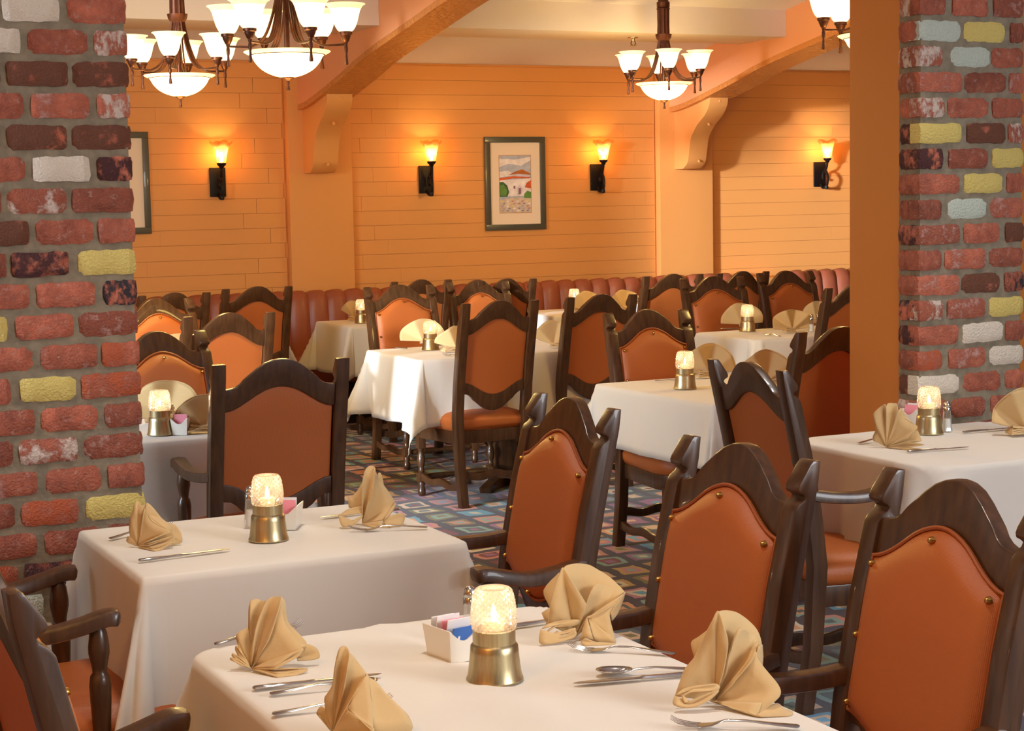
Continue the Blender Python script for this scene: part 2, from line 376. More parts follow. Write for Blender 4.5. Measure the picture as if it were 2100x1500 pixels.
# pilasters, arch beams, corbels
def ysm(pts): return [(p.x, p.y) for p in smoothpts([(a, b_, 0) for a, b_ in pts], 4)]
ai = 1
for (p0, p1) in PIL:
    bm = new_bm(); box(bm, p0, p1, WY-.07, WY+.1, 0, cz(WY), .004)
    structure(obj('trim_%d' % ai, bm, M['orange'])); ai += 1
def arch(xc, wth, corb_w):
    global ai
    x0, x1 = xc-wth/2, xc+wth/2
    low = [(WY, 2.235), (12.0, 2.262), (11.35, 2.395), (10.9, 2.50), (10.2, 2.62), (9.4, 2.75), (8.4, 2.86), (7.2, 2.91), (6.0, 2.86), (5.0, 2.75)]
    low = ysm(low)
    # thin curved soffit board of rough timber, and the smooth painted web above
    poly = low+[(y, z+.035) for y, z in low[::-1]]
    bm = new_bm(); n = len(low)
    for i in range(n-1):
        (y0, z0), (y1, z1) = low[i], low[i+1]
        vs = [bm.verts.new(v) for v in ((x0-.004, y0, z0), (x1+.004, y0, z0), (x1+.004, y0, z0+.04), (x0-.004, y0, z0+.04), (x0-.004, y1, z1), (x1+.004, y1, z1), (x1+.004, y1, z1+.04), (x0-.004, y1, z1+.04))]
        for f in ((0, 1, 5, 4), (1, 2, 6, 5), (2, 3, 7, 6), (3, 0, 4, 7)): bm.faces.new([vs[k] for k in f])
    bmesh.ops.remove_doubles(bm, verts=bm.verts, dist=1e-5); bmesh.ops.recalc_face_normals(bm, faces=bm.faces)
    web = new_bm()
    for x in (x0, x1):
        for i in range(n-1):
            (y0, z0), (y1, z1) = low[i], low[i+1]
            web.faces.new([web.verts.new(v) for v in ((x, y0, z0+.035), (x, y1, z1+.035), (x, y1, 3.2), (x, y0, 3.2))])
    bmesh.ops.remove_doubles(web, verts=web.verts, dist=1e-5)
    wb = structure(obj('trim_%d' % ai, web, M['arch_side'], smooth=False)); ai += 1
    obj('soffit_board', bm, M['arch'], wb)
    # corbel: S-shaped bracket on the pilaster
    fr = [(WY-.07, 1.78), (12.10, 1.78), (12.03, 1.83), (12.0, 1.93), (11.97, 2.03), (11.88, 2.12), (11.77, 2.19), (11.70, 2.27), (11.69, 2.36)]
    cs = ysm(fr[1:]); poly = [fr[0]]+cs+[(WY-.07, 2.25)]
    bm = new_bm(); prism(bm, poly, xc-corb_w/2, xc+corb_w/2, 'x', bev=.006)
    o = obj('corbel', bm, M['orange'], wb)
    for (yy, zz) in ((12.01, 1.84), (11.86, 2.125), (11.70, 2.30)):
        bm = new_bm(); lathe(bm, [(0, .006), (.010, .004), (.014, 0)], 10)
        q = obj('bolt_plug', bm, M['orange'], o); q.location = (xc+.01, yy-.005, zz); q.rotation_euler = (radians(70), 0, 0)
arch(4.36, .25, .19); arch(7.50, .25, .17)
# boxed beam crossing the bays
for (xa, xb) in ((-1.6, 4.235), (4.485, 7.375), (7.625, 11.2)):
    bm = new_bm(); box(bm, xa, xb, 10.6, 11.2, 2.69, 3.05, .006); structure(obj('trim_%d' % ai, bm, M['soffit'])); ai += 1

# sprinkler heads
for k, (x, lab) in enumerate(((2.95, 'small brass sprinkler head under the beam, left of the first chandelier'), (6.28, 'small brass sprinkler head under the beam between arch and chandelier'))):
    t = thing('ceiling_sprinkler', lab, 'sprinkler', (x, 10.9 if k else 10.75, 2.69), 0, 'ceiling sprinkler heads')
    bm = new_bm(); lathe(bm, [(.035, 0), (.034, -.006), (.012, -.012), (.010, -.03)], 16); obj('escutcheon', bm, M['brass'], t)
    bm = new_bm(); tube(bm, [(-.012, 0, -.028), (-.02, 0, -.045), (-.006, 0, -.058)], .003, 6); tube(bm, [(.012, 0, -.028), (.02, 0, -.045), (.006, 0, -.058)], .003, 6); obj('yoke', bm, M['bronze'], t)
    bm = new_bm(); lathe(bm, [(.0, -.056), (.024, -.058), (.026, -.061), (0, -.063)], 12, cap=False); obj('deflector', bm, M['brass'], t)

# ------------------------------------------------------------------ brick pillars
random.seed(4)
bvar = []
for v in range(10):
    bm = new_bm(); rnd = random.Random(v)
    nx, nz = 9, 5
    hx, hz = .5, .5
    def jit(a): return (rnd.random()-.5)*a
    front, mid = [], []
    ex0 = [[jit(.02)+.012 for _ in range(nz)] for _ in range(2)]; ex1 = [[jit(.07)+.03 for _ in range(nx)] for _ in range(2)]
    grid = {}
    for i in range(nx):
        for j in range(nz):
            x = -hx+i/(nx-1); z = -hz+j/(nz-1); y = -.5+jit(.05)
            if i in (0, nx-1): x += (1 if i == 0 else -1)*ex0[i > 0][j]; y += .09
            if j in (0, nz-1): z += (1 if j == 0 else -1)*ex1[j > 0][i]; y += .09
            if i in (0, nx-1) and j in (0, nz-1): x *= .985; z *= .965; y += .05
            if 0 < i < nx-1: x *= 1+jit(.01)
            grid[i, j] = bm.verts.new((x, y, z))
    for i in range(nx-1):
        for j in range(nz-1): bm.faces.new([grid[i, j], grid[i+1, j], grid[i+1, j+1], grid[i, j+1]])
    rim = [grid[i, 0] for i in range(nx)]+[grid[nx-1, j] for j in range(1, nz)]+[grid[i, nz-1] for i in range(nx-2, -1, -1)]+[grid[0, j] for j in range(nz-2, 0, -1)]
    back = [bm.verts.new((q.co.x*1.01, .5, q.co.z*1.01)) for q in rim]
    for k in range(len(rim)): bm.faces.new([rim[k], back[k], back[(k+1) % len(rim)], rim[(k+1) % len(rim)]])
    bmesh.ops.recalc_face_normals(bm, faces=bm.faces)
    me = bpy.data.meshes.new('brick'); bm.to_mesh(me); bm.free(); me.materials.append(M['brick'])
    me.polygons.foreach_set('use_smooth', [True]*len(me.polygons)); me.set_sharp_from_angle(angle=radians(38)); bvar.append(me)
BC = {'r': (.3, .09, .06, 0), 'd': lin(78, 44, 44)[:3]+(.62,), 'b': lin(112, 70, 52)[:3]+(.72,), 'w': lin(226, 216, 200)[:3]+(.97,), 'y': lin(222, 202, 118)[:3]+(.96,),
      'm': lin(196, 208, 196)[:3]+(.96,), 'p': lin(196, 150, 140)[:3]+(.34,), 'W': lin(216, 200, 188)[:3]+(.46,), 'k': lin(52, 46, 52)[:3]+(.55,), 'o': lin(184, 92, 58)[:3]+(.5,)}
nb = 0
def brick(parent, xa, xb, y, z, code, hgt=.0725, face='front', dep=.06):
    global nb
    o = bpy.data.objects.new('brick', bvar[nb % 10]); C.objects.link(o); o.parent = parent; o.color = BC[code]
    rnd = random.Random(nb); nb += 1
    proud = .006+rnd.random()*.008
    o.scale = (xb-xa, dep, hgt)
    o.location = ((xa+xb)/2, y+dep/2-proud, z); o.rotation_euler = (radians(rnd.uniform(-1, 1)), radians(rnd.uniform(-.5, .5)), radians(rnd.uniform(-1, 1)))
    if face == 'left':
        o.location = (y+dep/2-proud, (xa+xb)/2, z); o.rotation_euler = (0, 0, radians(-90))
    return o
def xat(px, py, Y):
    d = r2*((px-1050)/F)+u2*((750-py)/F)+fwd
    return d.x*Y/d.y
LY = 4.98
lp = thing('brick_pillar', 'rough red brick pillar at the left with scattered yellow and white bricks', 'pillar')
lrows = [(23, [(3, 122, 'w'), (136, 257, 'r')]), (88, [(-62, 42, 'w'), (55, 180, 'r'), (192, 260, 'W')]), (155, [(-60, 0, 'b'), (12, 140, 'b'), (148, 263, 'b')]),
 (220, [(-60, 50, 'r'), (62, 184, 'p'), (198, 265, 'W')]), (286, [(-60, 0, 'b'), (13, 138, 'b'), (146, 267, 'b')]), (349, [(-60, 53, 'r'), (65, 185, 'w'), (198, 268, 'd')]),
 (413, [(-60, 2, 'r'), (13, 138, 'W'), (147, 270, 'r')]), (476, [(-60, 60, 'b'), (72, 192, 'r'), (201, 272, 'r')]), (542, [(-60, 13, 'r'), (22, 142, 'd'), (158, 274, 'y')]),
 (604, [(-60, 60, 'r'), (74, 195, 'r'), (210, 275, 'k')]), (668, [(-60, 15, 'y'), (30, 152, 'r'), (160, 279, 'p')]), (732, [(-60, 68, 'r'), (82, 200, 'p'), (208, 281, 'o')]),
 (796, [(-60, 22, 'r'), (39, 157, 'y'), (166, 283, 'o')]), (860, [(-60, 72, 'r'), (83, 202, 'r'), (214, 285, 'p')]), (921, [(-60, 27, 'r'), (38, 160, 'W'), (170, 287, 'p')]),
 (983, [(-60, 78, 'p'), (92, 208, 'r'), (221, 288, 'r')]), (1048, [(-60, 30, 'r'), (42, 162, 'o'), (175, 290, 'y')]), (1113, [(-60, 76, 'r'), (90, 210, 'r'), (222, 291, 'r')]),
 (1178, [(-60, 38, 'o'), (50, 170, 'd'), (182, 292, 'r')]), (1245, [(-40, 90, 'm'), (104, 220, 'r'), (232, 293, 'r')]), (1318, [(-40, 44, 'p'), (60, 112, 'w'), (125, 200, 'r')])]
xr = 1.224
for k, (py, row) in enumerate(lrows):
    z = 2.114-.0878*k
    for (a, b_, c_) in row:
        xa = xat(a, py, LY); xb = xat(b_, py, LY)
        if b_ > 250: xb = xr
        brick(lp, xa, xb, LY, z, c_)
for k in range(20, 24):
    x = .62 + (k % 2)*.09
    while x < 1.1: brick(lp, x, min(x+.178, xr), LY, 2.114-.0878*(k+1), random.choice('rrpb')); x += .19
for k in range(-1, -11, -1):
    x = .62 + (k % 2)*.09
    while x < 1.15: brick(lp, x, min(x+.178, xr), LY, 2.114-.0878*k, random.choice('rrpbwy')); x += .19
bm = new_bm(); box(bm, -1.6, 1.214, LY, LY+.45, 0, 3.16); obj('mortar_core', bm, M['mortar'], lp, smooth=False)
RY = 4.86
rp = thing('brick_pillar', 'brick faced pillar at the right with an orange painted side and mint bricks', 'pillar')
rrows = [(10, [(1888, 1937, 'r'), (1950, 2025, 'r'), (2035, 2098, 'p')], 'W'), (52, [(1888, 1970, 'm'), (1975, 2060, 'y'), (2070, 2098, 'r')], 'r'), (106, [(1888, 1932, 'W'), (1947, 2030, 'm'), (2033, 2098, 'r')], 'W'),
 (160, [(1888, 1972, 'p'), (1977, 2062, 'r'), (2068, 2098, 'p')], 'p'), (213, [(1888, 1936, 'W'), (1941, 2028, 'r'), (2033, 2098, 'p')], 'p'), (266, [(1888, 1970, 'y'), (1980, 2060, 'b'), (2066, 2098, 'W')], 'd'),
 (316, [(1888, 1932, 'd'), (1943, 2025, 'r'), (2033, 2098, 'y')], 'd'), (367, [(1888, 1968, 'r'), (1975, 2055, 'y'), (2063, 2098, 'r')], 'r'), (421, [(1888, 1930, 'r'), (1943, 2022, 'm'), (2030, 2098, 'p')], 'r'),
 (475, [(1888, 1967, 'p'), (1974, 2048, 'r'), (2060, 2098, 'b')], 'd'), (525, [(1888, 1930, 'r'), (1935, 2020, 'p'), (2027, 2098, 'r')], 'r'), (577, [(1888, 1967, 'p'), (1970, 2050, 'b'), (2058, 2098, 'k')], 'r'),
 (630, [(1888, 1932, 'W'), (1940, 2018, 'p'), (2027, 2098, 'y')], 'k'), (681, [(1888, 1965, 'r'), (1972, 2055, 'w'), (2060, 2098, 'r')], 'd'), (732, [(1888, 1932, 'o'), (1943, 2020, 'p'), (2028, 2098, 'w')], 'r'),
 (782, [(1888, 1967, 'w'), (1972, 2052, 'r'), (2060, 2098, 'r')], 'b'), (833, [(1888, 1940, 'p'), (1950, 2020, 'r'), (2030, 2098, 'r')], 'W'), (885, [(1888, 1965, 'r'), (1972, 2052, 'r'), (2060, 2098, 'p')], 'p')]
x0r = xat(1887, 450, RY)
for k, (py, row, rc) in enumerate(rrows):
    z = 2.207-.0879*k
    for (a, b_, c_) in row:
        brick(rp, xat(a, py, RY) if a > 1888 else x0r-.01, xat(b_, py, RY), RY, z, c_)
    brick(rp, RY+.012, RY+.112, x0r, z, rc, face='left')
for k in list(range(18, 25))+list(range(-1, -11, -1)):
    x = x0r + (k % 2)*.09-.01
    while x < 4.3: brick(rp, x, min(x+.176, 4.4), RY, 2.207-.0879*k, random.choice('rrpb')); x += .19
    brick(rp, RY+.012, RY+.112, x0r, 2.207-.0879*k, 'r', face='left')
bm = new_bm(); box(bm, x0r, 4.39, RY, RY+.115, 0, 3.16); obj('mortar_core', bm, M['mortar'], rp, smooth=False)
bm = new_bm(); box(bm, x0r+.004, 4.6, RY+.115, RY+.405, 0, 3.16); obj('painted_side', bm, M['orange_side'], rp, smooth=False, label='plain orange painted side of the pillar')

# ------------------------------------------------------------------ booth benches
def booth(x0, x1, label):
    t = thing('booth_bench', label, 'booth', ((x0+x1)/2, 11.9, 0), 0, 'booth benches along the back wall'); w2 = (x1-x0)/2
    n = max(1, round((x1-x0)/.146)); wd = (x1-x0)/n
    bm = new_bm(); prism(bm, [(-.28, 0), (.3, 0), (.3, .9), (.24, .9), (.24, .3), (-.28, .3)], -w2, w2, 'x'); obj('base', bm, M['booth_dark'], t, smooth=False)
    bm = new_bm(); box(bm, -w2, w2, -.36, .2, .3, .46, .03); obj('seat', bm, M['booth'], t)
    bm = new_bm(); nseg = 6
    prof = [(.10, .44), (.075, .6), (.085, .75), (.10, .86), (.125, .915), (.17, .935), (.22, .92), (.24, .88)]
    for i, (py, pz) in enumerate(prof): pass
    grid = [[bm.verts.new((-wd/2+wd*k/nseg, py+.028*(1-sin(pi*k/nseg)**.55)*(1 if i < 6 else .2), pz-.018*(1-sin(pi*k/nseg)**.55)*(i > 2))) for k in range(nseg+1)] for i, (py, pz) in enumerate(prof)]
    for i in range(len(prof)-1):
        for k in range(nseg): bm.faces.new([grid[i][k], grid[i][k+1], grid[i+1][k+1], grid[i+1][k]])
    bmesh.ops.recalc_face_normals(bm, faces=bm.faces)
    first = obj('back_channel', bm, M['booth'], t, angle=60)
    first.location = (-w2+wd/2, 0, 0)
    for k in range(1, n):
        o = first.copy(); C.objects.link(o); o.location = (-w2+wd*(k+.5), 0, 0)
booth(2.3, 7.86, 'long rust vinyl booth with vertical channels under the framed painting')
booth(8.42, 10.2, 'rust vinyl booth section at the right, beyond the chairs and below a sconce')
bm = new_bm(); box(bm, 7.86, 8.42, 12.0, 12.29, 0, .885, .01); structure(obj('trim_%d' % ai, bm, M['orange'])); ai += 1

# ------------------------------------------------------------------ chairs
def backy(z):                           # rear post centre line in the side view
    pts = [(0, -.255), (.2, -.225), (.45, -.212), (.62, -.232), (.8, -.266), (1.06, -.323)]
    for (a, ya), (b_, yb) in zip(pts, pts[1:]):
        if z <= b_: return ya+(yb-ya)*(z-a)/(b_-a)
    return pts[-1][1]
def rake(z): return backy(z)
def make_chair(name, label, armed, w):
    t = thing(name, label, 'chair'); hw = w/2
    # rear posts that run from foot to finial
    back = [(backy(z)-.024, z) for z in (0, .2, .45, .62, .8, .95, 1.0)]+[(backy(1.045)-.020, 1.048)]
    front = [(backy(1.045)-.003, 1.05), (backy(1.04)+.004, 1.042), (backy(1.02)+.012, 1.024), (backy(1.005)+.020, 1.008), (backy(.995)+.022, .998), (backy(.988)+.019, .990), (backy(.985)+.009, .985), (backy(.98)+.003, .980), (backy(.975)+.005, .974), (backy(.968)+.016, .966), (backy(.955)+.023, .952)]
    front += [(backy(z)+.026, z) for z in (.8, .62, .45)] + [(backy(.2)+.022, .2), (backy(0)+.018, 0)]
    poly = back+front
    for s in (-1, 1):
        bm = new_bm(); prism(bm, poly, s*hw-.0235, s*hw+.0235, 'x', bev=.005)
        obj('back_post', bm, M['wood'], t, angle=50)
    ih = hw-.022
    def mk(f0, f1, n=28):
        xs = [-ih+2*ih*i/n for i in range(n+1)]
        return [(x, f0(abs(x)/ih)) for x in xs], [(x, f1(abs(x)/ih)) for x in xs]
    def sm(t_): t_ = min(1, max(0, t_)); return t_*t_*(3-2*t_)
    def itp(T, u):
        for (a_, va), (c2_, vc) in zip(T, T[1:]):
            if u <= c2_: f_ = (u-a_)/(c2_-a_); return va+(vc-va)*(f_*f_*(3-2*f_)*.4+f_*.6)
        return T[-1][1]
    top = lambda u: .962+.096*itp([(0, 1), (.12, .98), (.25, .90), (.38, .75), (.50, .56), (.58, .44), (.625, .40), (.65, .31), (.72, .17), (.82, .05), (1, 0)], u)
    OG = [(0, 1), (.12, .975), (.25, .89), (.38, .74), (.5, .56), (.62, .37), (.75, .18), (.87, .05), (1, 0)]
    bot = lambda u: .886+.078*itp(OG, u)
    a, b_ = mk(top, bot); bm = new_bm(); strip(bm, a, b_, -.016, .014, .004, yf=rake); obj('crest_rail', bm, M['wood'], t, angle=50)
    top = lambda u: .640-.068*itp(OG, u); bot = lambda u: .580-.094*itp([(0, 1), (.15, .97), (.3, .86), (.45, .66), (.56, .48), (.63, .42), (.66, .33), (.76, .14), (.86, .03), (1, 0)], u)
    a, b_ = mk(top, bot); bm = new_bm(); strip(bm, a, b_, -.014, .012, .004, yf=rake); obj('lower_rail', bm, M['wood'], t, angle=50)
    # upholstered panel, puffed at the front, ogee top and bottom
    pw = ih-.002
    ptop = lambda u: .894+.080*itp(OG, u); pbot = lambda u: .606-.066*itp(OG, u)
    nx, nz = 20, 16; bm = new_bm(); F_, B_ = {}, {}
    for i in range(nx+1):
        x = pw*(-1+2*i/nx); u = abs(x)/pw
        for j in range(nz+1):
            v = j/nz; z = pbot(u)+(ptop(u)-pbot(u))*v
            e = (1-u**6)*(1-abs(2*v-1)**8)
            F_[i, j] = bm.verts.new((x, backy(z)+.014+.034*e**.45, z)); B_[i, j] = bm.verts.new((x*.985, backy(z)-.004-.004*e, z))
    for i in range(nx):
        for j in range(nz):
            bm.faces.new([F_[i, j], F_[i, j+1], F_[i+1, j+1], F_[i+1, j]]); bm.faces.new([B_[i, j], B_[i+1, j], B_[i+1, j+1], B_[i, j+1]])
    rim = [(i, 0) for i in range(nx+1)]+[(nx, j) for j in range(1, nz+1)]+[(i, nz) for i in range(nx-1, -1, -1)]+[(0, j) for j in range(nz-1, 0, -1)]
    for k in range(len(rim)):
        p, q = rim[k], rim[(k+1) % len(rim)]; bm.faces.new([F_[p], F_[q], B_[q], B_[p]])
    bmesh.ops.recalc_face_normals(bm, faces=bm.faces)
    loop = [F_[p].co.copy()+Vector((0, .006, 0)) for p in rim]
    pad = obj('back_pad', bm, M['vinyl'], t, angle=60)
    bm = new_bm(); tube(bm, loop+[loop[0]], .0042, 6, cap=False); obj('piping', bm, M['piping'], pad)
    for (u, v) in ((0, .955), (-.9, .95), (.9, .95), (-.93, .07), (.93, .07), (0, .05), (.93, .5)):
        z = pbot(abs(u))+(ptop(abs(u))-pbot(abs(u)))*v
        bm = new_bm(); lathe(bm, [(0, .007), (.004, .006), (.0065, .002), (.007, -.004)], 10)
        q = obj('button', bm, M['brass_nail'], pad); e = (1-abs(u)**6)*(1-abs(2*v-1)**8)
        q.location = (u*pw, backy(z)+.016+.034*e**.45, z); q.rotation_euler = (radians(-90), 0, 0)
    # seat: frame and cushion, wider at the front
    def seatpoly(inset, n=8):
        P = [(-hw-.012+inset, -.21+inset)]
        P = [(-hw-.005+inset, -.20+inset), (-hw-.045+inset, .12)]
        P += [(-hw-.045+inset+.07*(1-cos(a_*pi/2/n)), .12+(.145-inset)*sin(a_*pi/2/n)) for a_ in range(1, n+1)]
        R = [(-x, y) for x, y in P[::-1]]
        return P+R
    bm = new_bm(); prism(bm, seatpoly(.006), .318, .385, 'z', bev=.005); obj('seat_frame', bm, M['wood'], t, angle=50)
    bm = new_bm(); pr = [(.02, .378), (.004, .388), (-.004, .41), (-.006, .432), (.002, .452), (.02, .468), (.05, .478), (.10, .484)]
    rings = []
    for ins, z in pr: rings.append([bm.verts.new((x, y, z)) for x, y in seatpoly(ins)])
    n = len(rings[0])
    for i in range(len(rings)-1):
        for k in range(n): bm.faces.new([rings[i][k], rings[i][(k+1) % n], rings[i+1][(k+1) % n], rings[i+1][k]])
    bm.faces.new(rings[-1]); bm.faces.new(rings[0][::-1]); bmesh.ops.recalc_face_normals(bm, faces=bm.faces)
    obj('seat', bm, M['vinyl'], t, angle=60)
    # turned front legs
    lx = hw+.012
    for s in (-1, 1):
        bm = new_bm(); box(bm, -.021, .021, -.021, .021, .255, .33, .003); box(bm, -.021, .021, -.021, .021, .075, .125, .003)
        lathe(bm, [(.012, .262), (.018, .25), (.012, .24), (.02, .215), (.023, .19), (.018, .165), (.012, .145), (.018, .135), (.012, .122)], 14)
        lathe(bm, [(.014, .0), (.021, .012), (.022, .03), (.015, .05), (.02, .062), (.013, .08)], 14)
        o = obj('leg', bm, M['wood'], t, loc=(s*lx, .205, 0), angle=50)
    # wavy stretchers
    def wavy(L_, z0, h): 
        n = 16; a = [(-L_/2+L_*i/n, z0+h+.008*cos(4*pi*i/n)) for i in range(n+1)]; b_ = [(-L_/2+L_*i/n, z0+.006*cos(4*pi*i/n)) for i in range(n+1)]
        return a, b_
    a, b_ = wavy(w-.04, .135, .038); bm = new_bm(); strip(bm, a, b_, -.010, .010, .002); obj('stretcher', bm, M['wood'], t, loc=(0, backy(.15), 0))
    for s in (-1, 1):
        a, b_ = wavy(.42, .078, .036); bm = new_bm(); strip(bm, a, b_, -.010, .010, .002)
        o = obj('stretcher', bm, M['wood'], t, loc=(s*(lx+hw)/2, -.02, 0)); o.rotation_euler = (0, 0, radians(90-s*1.5))
    bm = new_bm(); pts = [(-lx+2*lx*i/12, .205, .1) for i in range(13)]
    tube(bm, pts, [.010+.008*abs(sin(pi*i/6)) for i in range(13)], 10); obj('stretcher', bm, M['wood'], t)
    if armed:
        for s in (-1, 1):
            pts = smoothpts([(s*(hw+.004), -.235, .668), (s*(hw+.016), -.17, .658), (s*(hw+.036), -.08, .655), (s*(hw+.045), -.01, .668), (s*(hw+.047), .045, .682), (s*(hw+.047), .075, .680)], 4)
            bm = new_bm(); rings = []
            for i, p in enumerate(pts):
                f = i/(len(pts)-1); wd = .021+.008*f; hh = .017
                if i == len(pts)-1: wd *= .6; hh *= .6
                if i == len(pts)-2: wd *= .9
                tg = (pts[min(i+1, len(pts)-1)]-pts[max(i-1, 0)]).normalized(); nx_ = Vector((tg.y, -tg.x, 0)).normalized(); up_ = nx_.cross(tg)
                rings.append([bm.verts.new(p+nx_*wd*c_+up_*hh*d_) for c_, d_ in ((1, -.8), (1, .5), (.8, .95), (0, 1.1), (-.8, .95), (-1, .5), (-1, -.8), (-.7, -1), (.7, -1))])
            for i in range(len(rings)-1):
                for k in range(9): bm.faces.new([rings[i][k], rings[i][(k+1) % 9], rings[i+1][(k+1) % 9], rings[i+1][k]])
            bm.faces.new(rings[0]); bm.faces.new(rings[-1][::-1]); bmesh.ops.recalc_face_normals(bm, faces=bm.faces)
            obj('armrest', bm, M['wood'], t, angle=45)
            bm = new_bm(); lathe(bm, [(.014, .662), (.019, .65), (.023, .62), (.023, .605), (.017, .575), (.0155, .562), (.021, .555), (.024, .535), (.023, .50), (.020, .44), (.019, .36)], 16)
            obj('arm_post', bm, M['wood'], t, loc=(s*(hw+.040), .03, 0), angle=50)
    return t
GR = 'high backed dining chairs'
arm0 = make_chair('armchair', '', True, .425)
side0 = make_chair('dining_chair', '', False, .395)
used = {}
def put(kind, tx, ty, ang, label):      # tx, ty: centre between the post tops
    R = radians(ang); off = Vector((0, -.323, 0)); off.rotate(Matrix.Rotation(R, 3, 'Z'))
    loc = (tx-off.x, ty-off.y, 0); src = arm0 if kind == 'a' else side0
    if kind not in used:
        used[kind] = 1; src.location = loc; src.rotation_euler = (0, 0, R); src['label'] = label; return src
    return copy_tree(src, label, loc, R)
CH = [
 ('a', 1.825, 5.52, -1, 'dark armchair with smooth rust back, seen from behind beyond the left front table'),
 ('s', 3.817, 8.008, 3, 'armless high backed chair in the middle, whole rust seat visible from behind'),
 ('s', 4.469, 8.125, 4, 'armless chair seen from behind, directly right of the central whole-seat chair'),
 ('s', 4.010, 6.87, 180, 'chair facing us behind the middle table with the candle lamp, buttons on its back'),
 ('a', 2.985, 4.50, -94, 'armchair turned away towards the table beside the right brick pillar'),
 ('a', 4.055, 5.475, 9, 'chair seen from behind, cut by the orange pillar edge'),
 ('a', 2.095, 3.965, 88, 'armchair with buttoned rust back at the right end of the left front table'),
 ('a', 1.993, 3.018, 91, 'armchair with buttoned back right of the nearest table, farther of two'),
 ('a', 2.055, 2.42, 87, 'armchair in the bottom right corner, nearest buttoned back, cut by the frame'),
 ('a', 4.060, 9.953, 183, 'chair facing us behind the white table in the middle, left of two, glossy crest'),
 ('s', 4.438, 10.494, 5, 'far chair seen from behind, mostly hidden behind the glossy-crest chair'),
 ('s', 4.680, 10.150, 182, 'chair facing us behind the white middle table, right of two'),
 ('s', 4.896, 10.161, 6, 'far chair seen from behind below the right side of the framed painting'),
 ('a', 5.975, 9.886, 3, 'far chair seen from behind in front of the booth, left end of the right-hand row'),
 ('a', 5.974, 9.407, 180, 'far buttoned chair facing us behind the right rear table, left of two'),
 ('s', 6.507, 9.869, 5, 'far chair seen from behind, squeezed between the two buttoned chairs at right rear'),
 ('a', 6.733, 9.700, 185, 'far buttoned chair facing us behind the right rear table, right of two'),
 ('a', 2.403, 8.02, 8, 'chair lit by daylight, pale pink back, grey gleaming crest, left of centre'),
 ('a', 3.319, 10.455, 7, 'far armchair seen from behind against the booth, left of the pilaster'),
 ('a', 2.70, 10.10, 14, 'far chair seen from behind, dark crest just right of the left brick pillar'),
 ('a', 2.44, 9.55, 194, 'buttoned chair facing us half hidden by the left brick pillar, farther of two'),
 ('a', 1.80, 7.05, 196, 'buttoned dark-crested chair behind the lamp, half hidden by the left brick pillar, nearer of two'),
 ('s', 5.945, 7.904, 8, 'chair seen from behind at the right rear table, cut by the orange pillar'),
]
for c_ in CH: put(*c_)
def put0(kind, x, y, ang, label):
    off = Vector((0, -.323, 0)); off.rotate(Matrix.Rotation(radians(ang), 3, 'Z')); put(kind, x+off.x, y+off.y, ang, label)
put0('a', .785, 4.0, -92, 'armchair at the left end of the left front table, two armrests and rust seat visible')
put0('a', .72, 2.66, -86, 'armchair in the bottom left corner, cut by the frame')

# ------------------------------------------------------------------ tables and tablecloths
TZ = .755
def table(name, label, x0, x1, y0, y1, rc=.006):
    cx, cy = (x0+x1)/2, (y0+y1)/2; t = thing('dining_table', label, 'table', (cx, cy, 0), 0, 'tables under cloths'); hx, hy = (x1-x0)/2-.012, (y1-y0)/2-.012
    bm = new_bm(); rr_ = max(.012, rc)
    prism(bm, [(sx*(hx-rr_)+rr_*cos(a0+q*pi/12), sy*(hy-rr_)+rr_*sin(a0+q*pi/12)) for sx, sy, a0 in ((1, 1, 0), (-1, 1, pi/2), (-1, -1, pi), (1, -1, 1.5*pi)) for q in range(7)], TZ-.036, TZ-.006, 'z', bev=.003); obj('tabletop', bm, M['wood'], t)
    bm = new_bm(); box(bm, -.06, .06, -.06, .06, .04, TZ-.036, .01); obj('pedestal', bm, M['wood'], t)
    for a in range(4):
        bm = new_bm(); prism(bm, [(0, 0), (.30, 0), (.31, .03), (.1, .07), (0, .1)], -.03, .03, 'y', bev=.004); o = obj('foot', bm, M['wood'], t); o.rotation_euler = (0, 0, a*pi/2+pi/4)
    return t
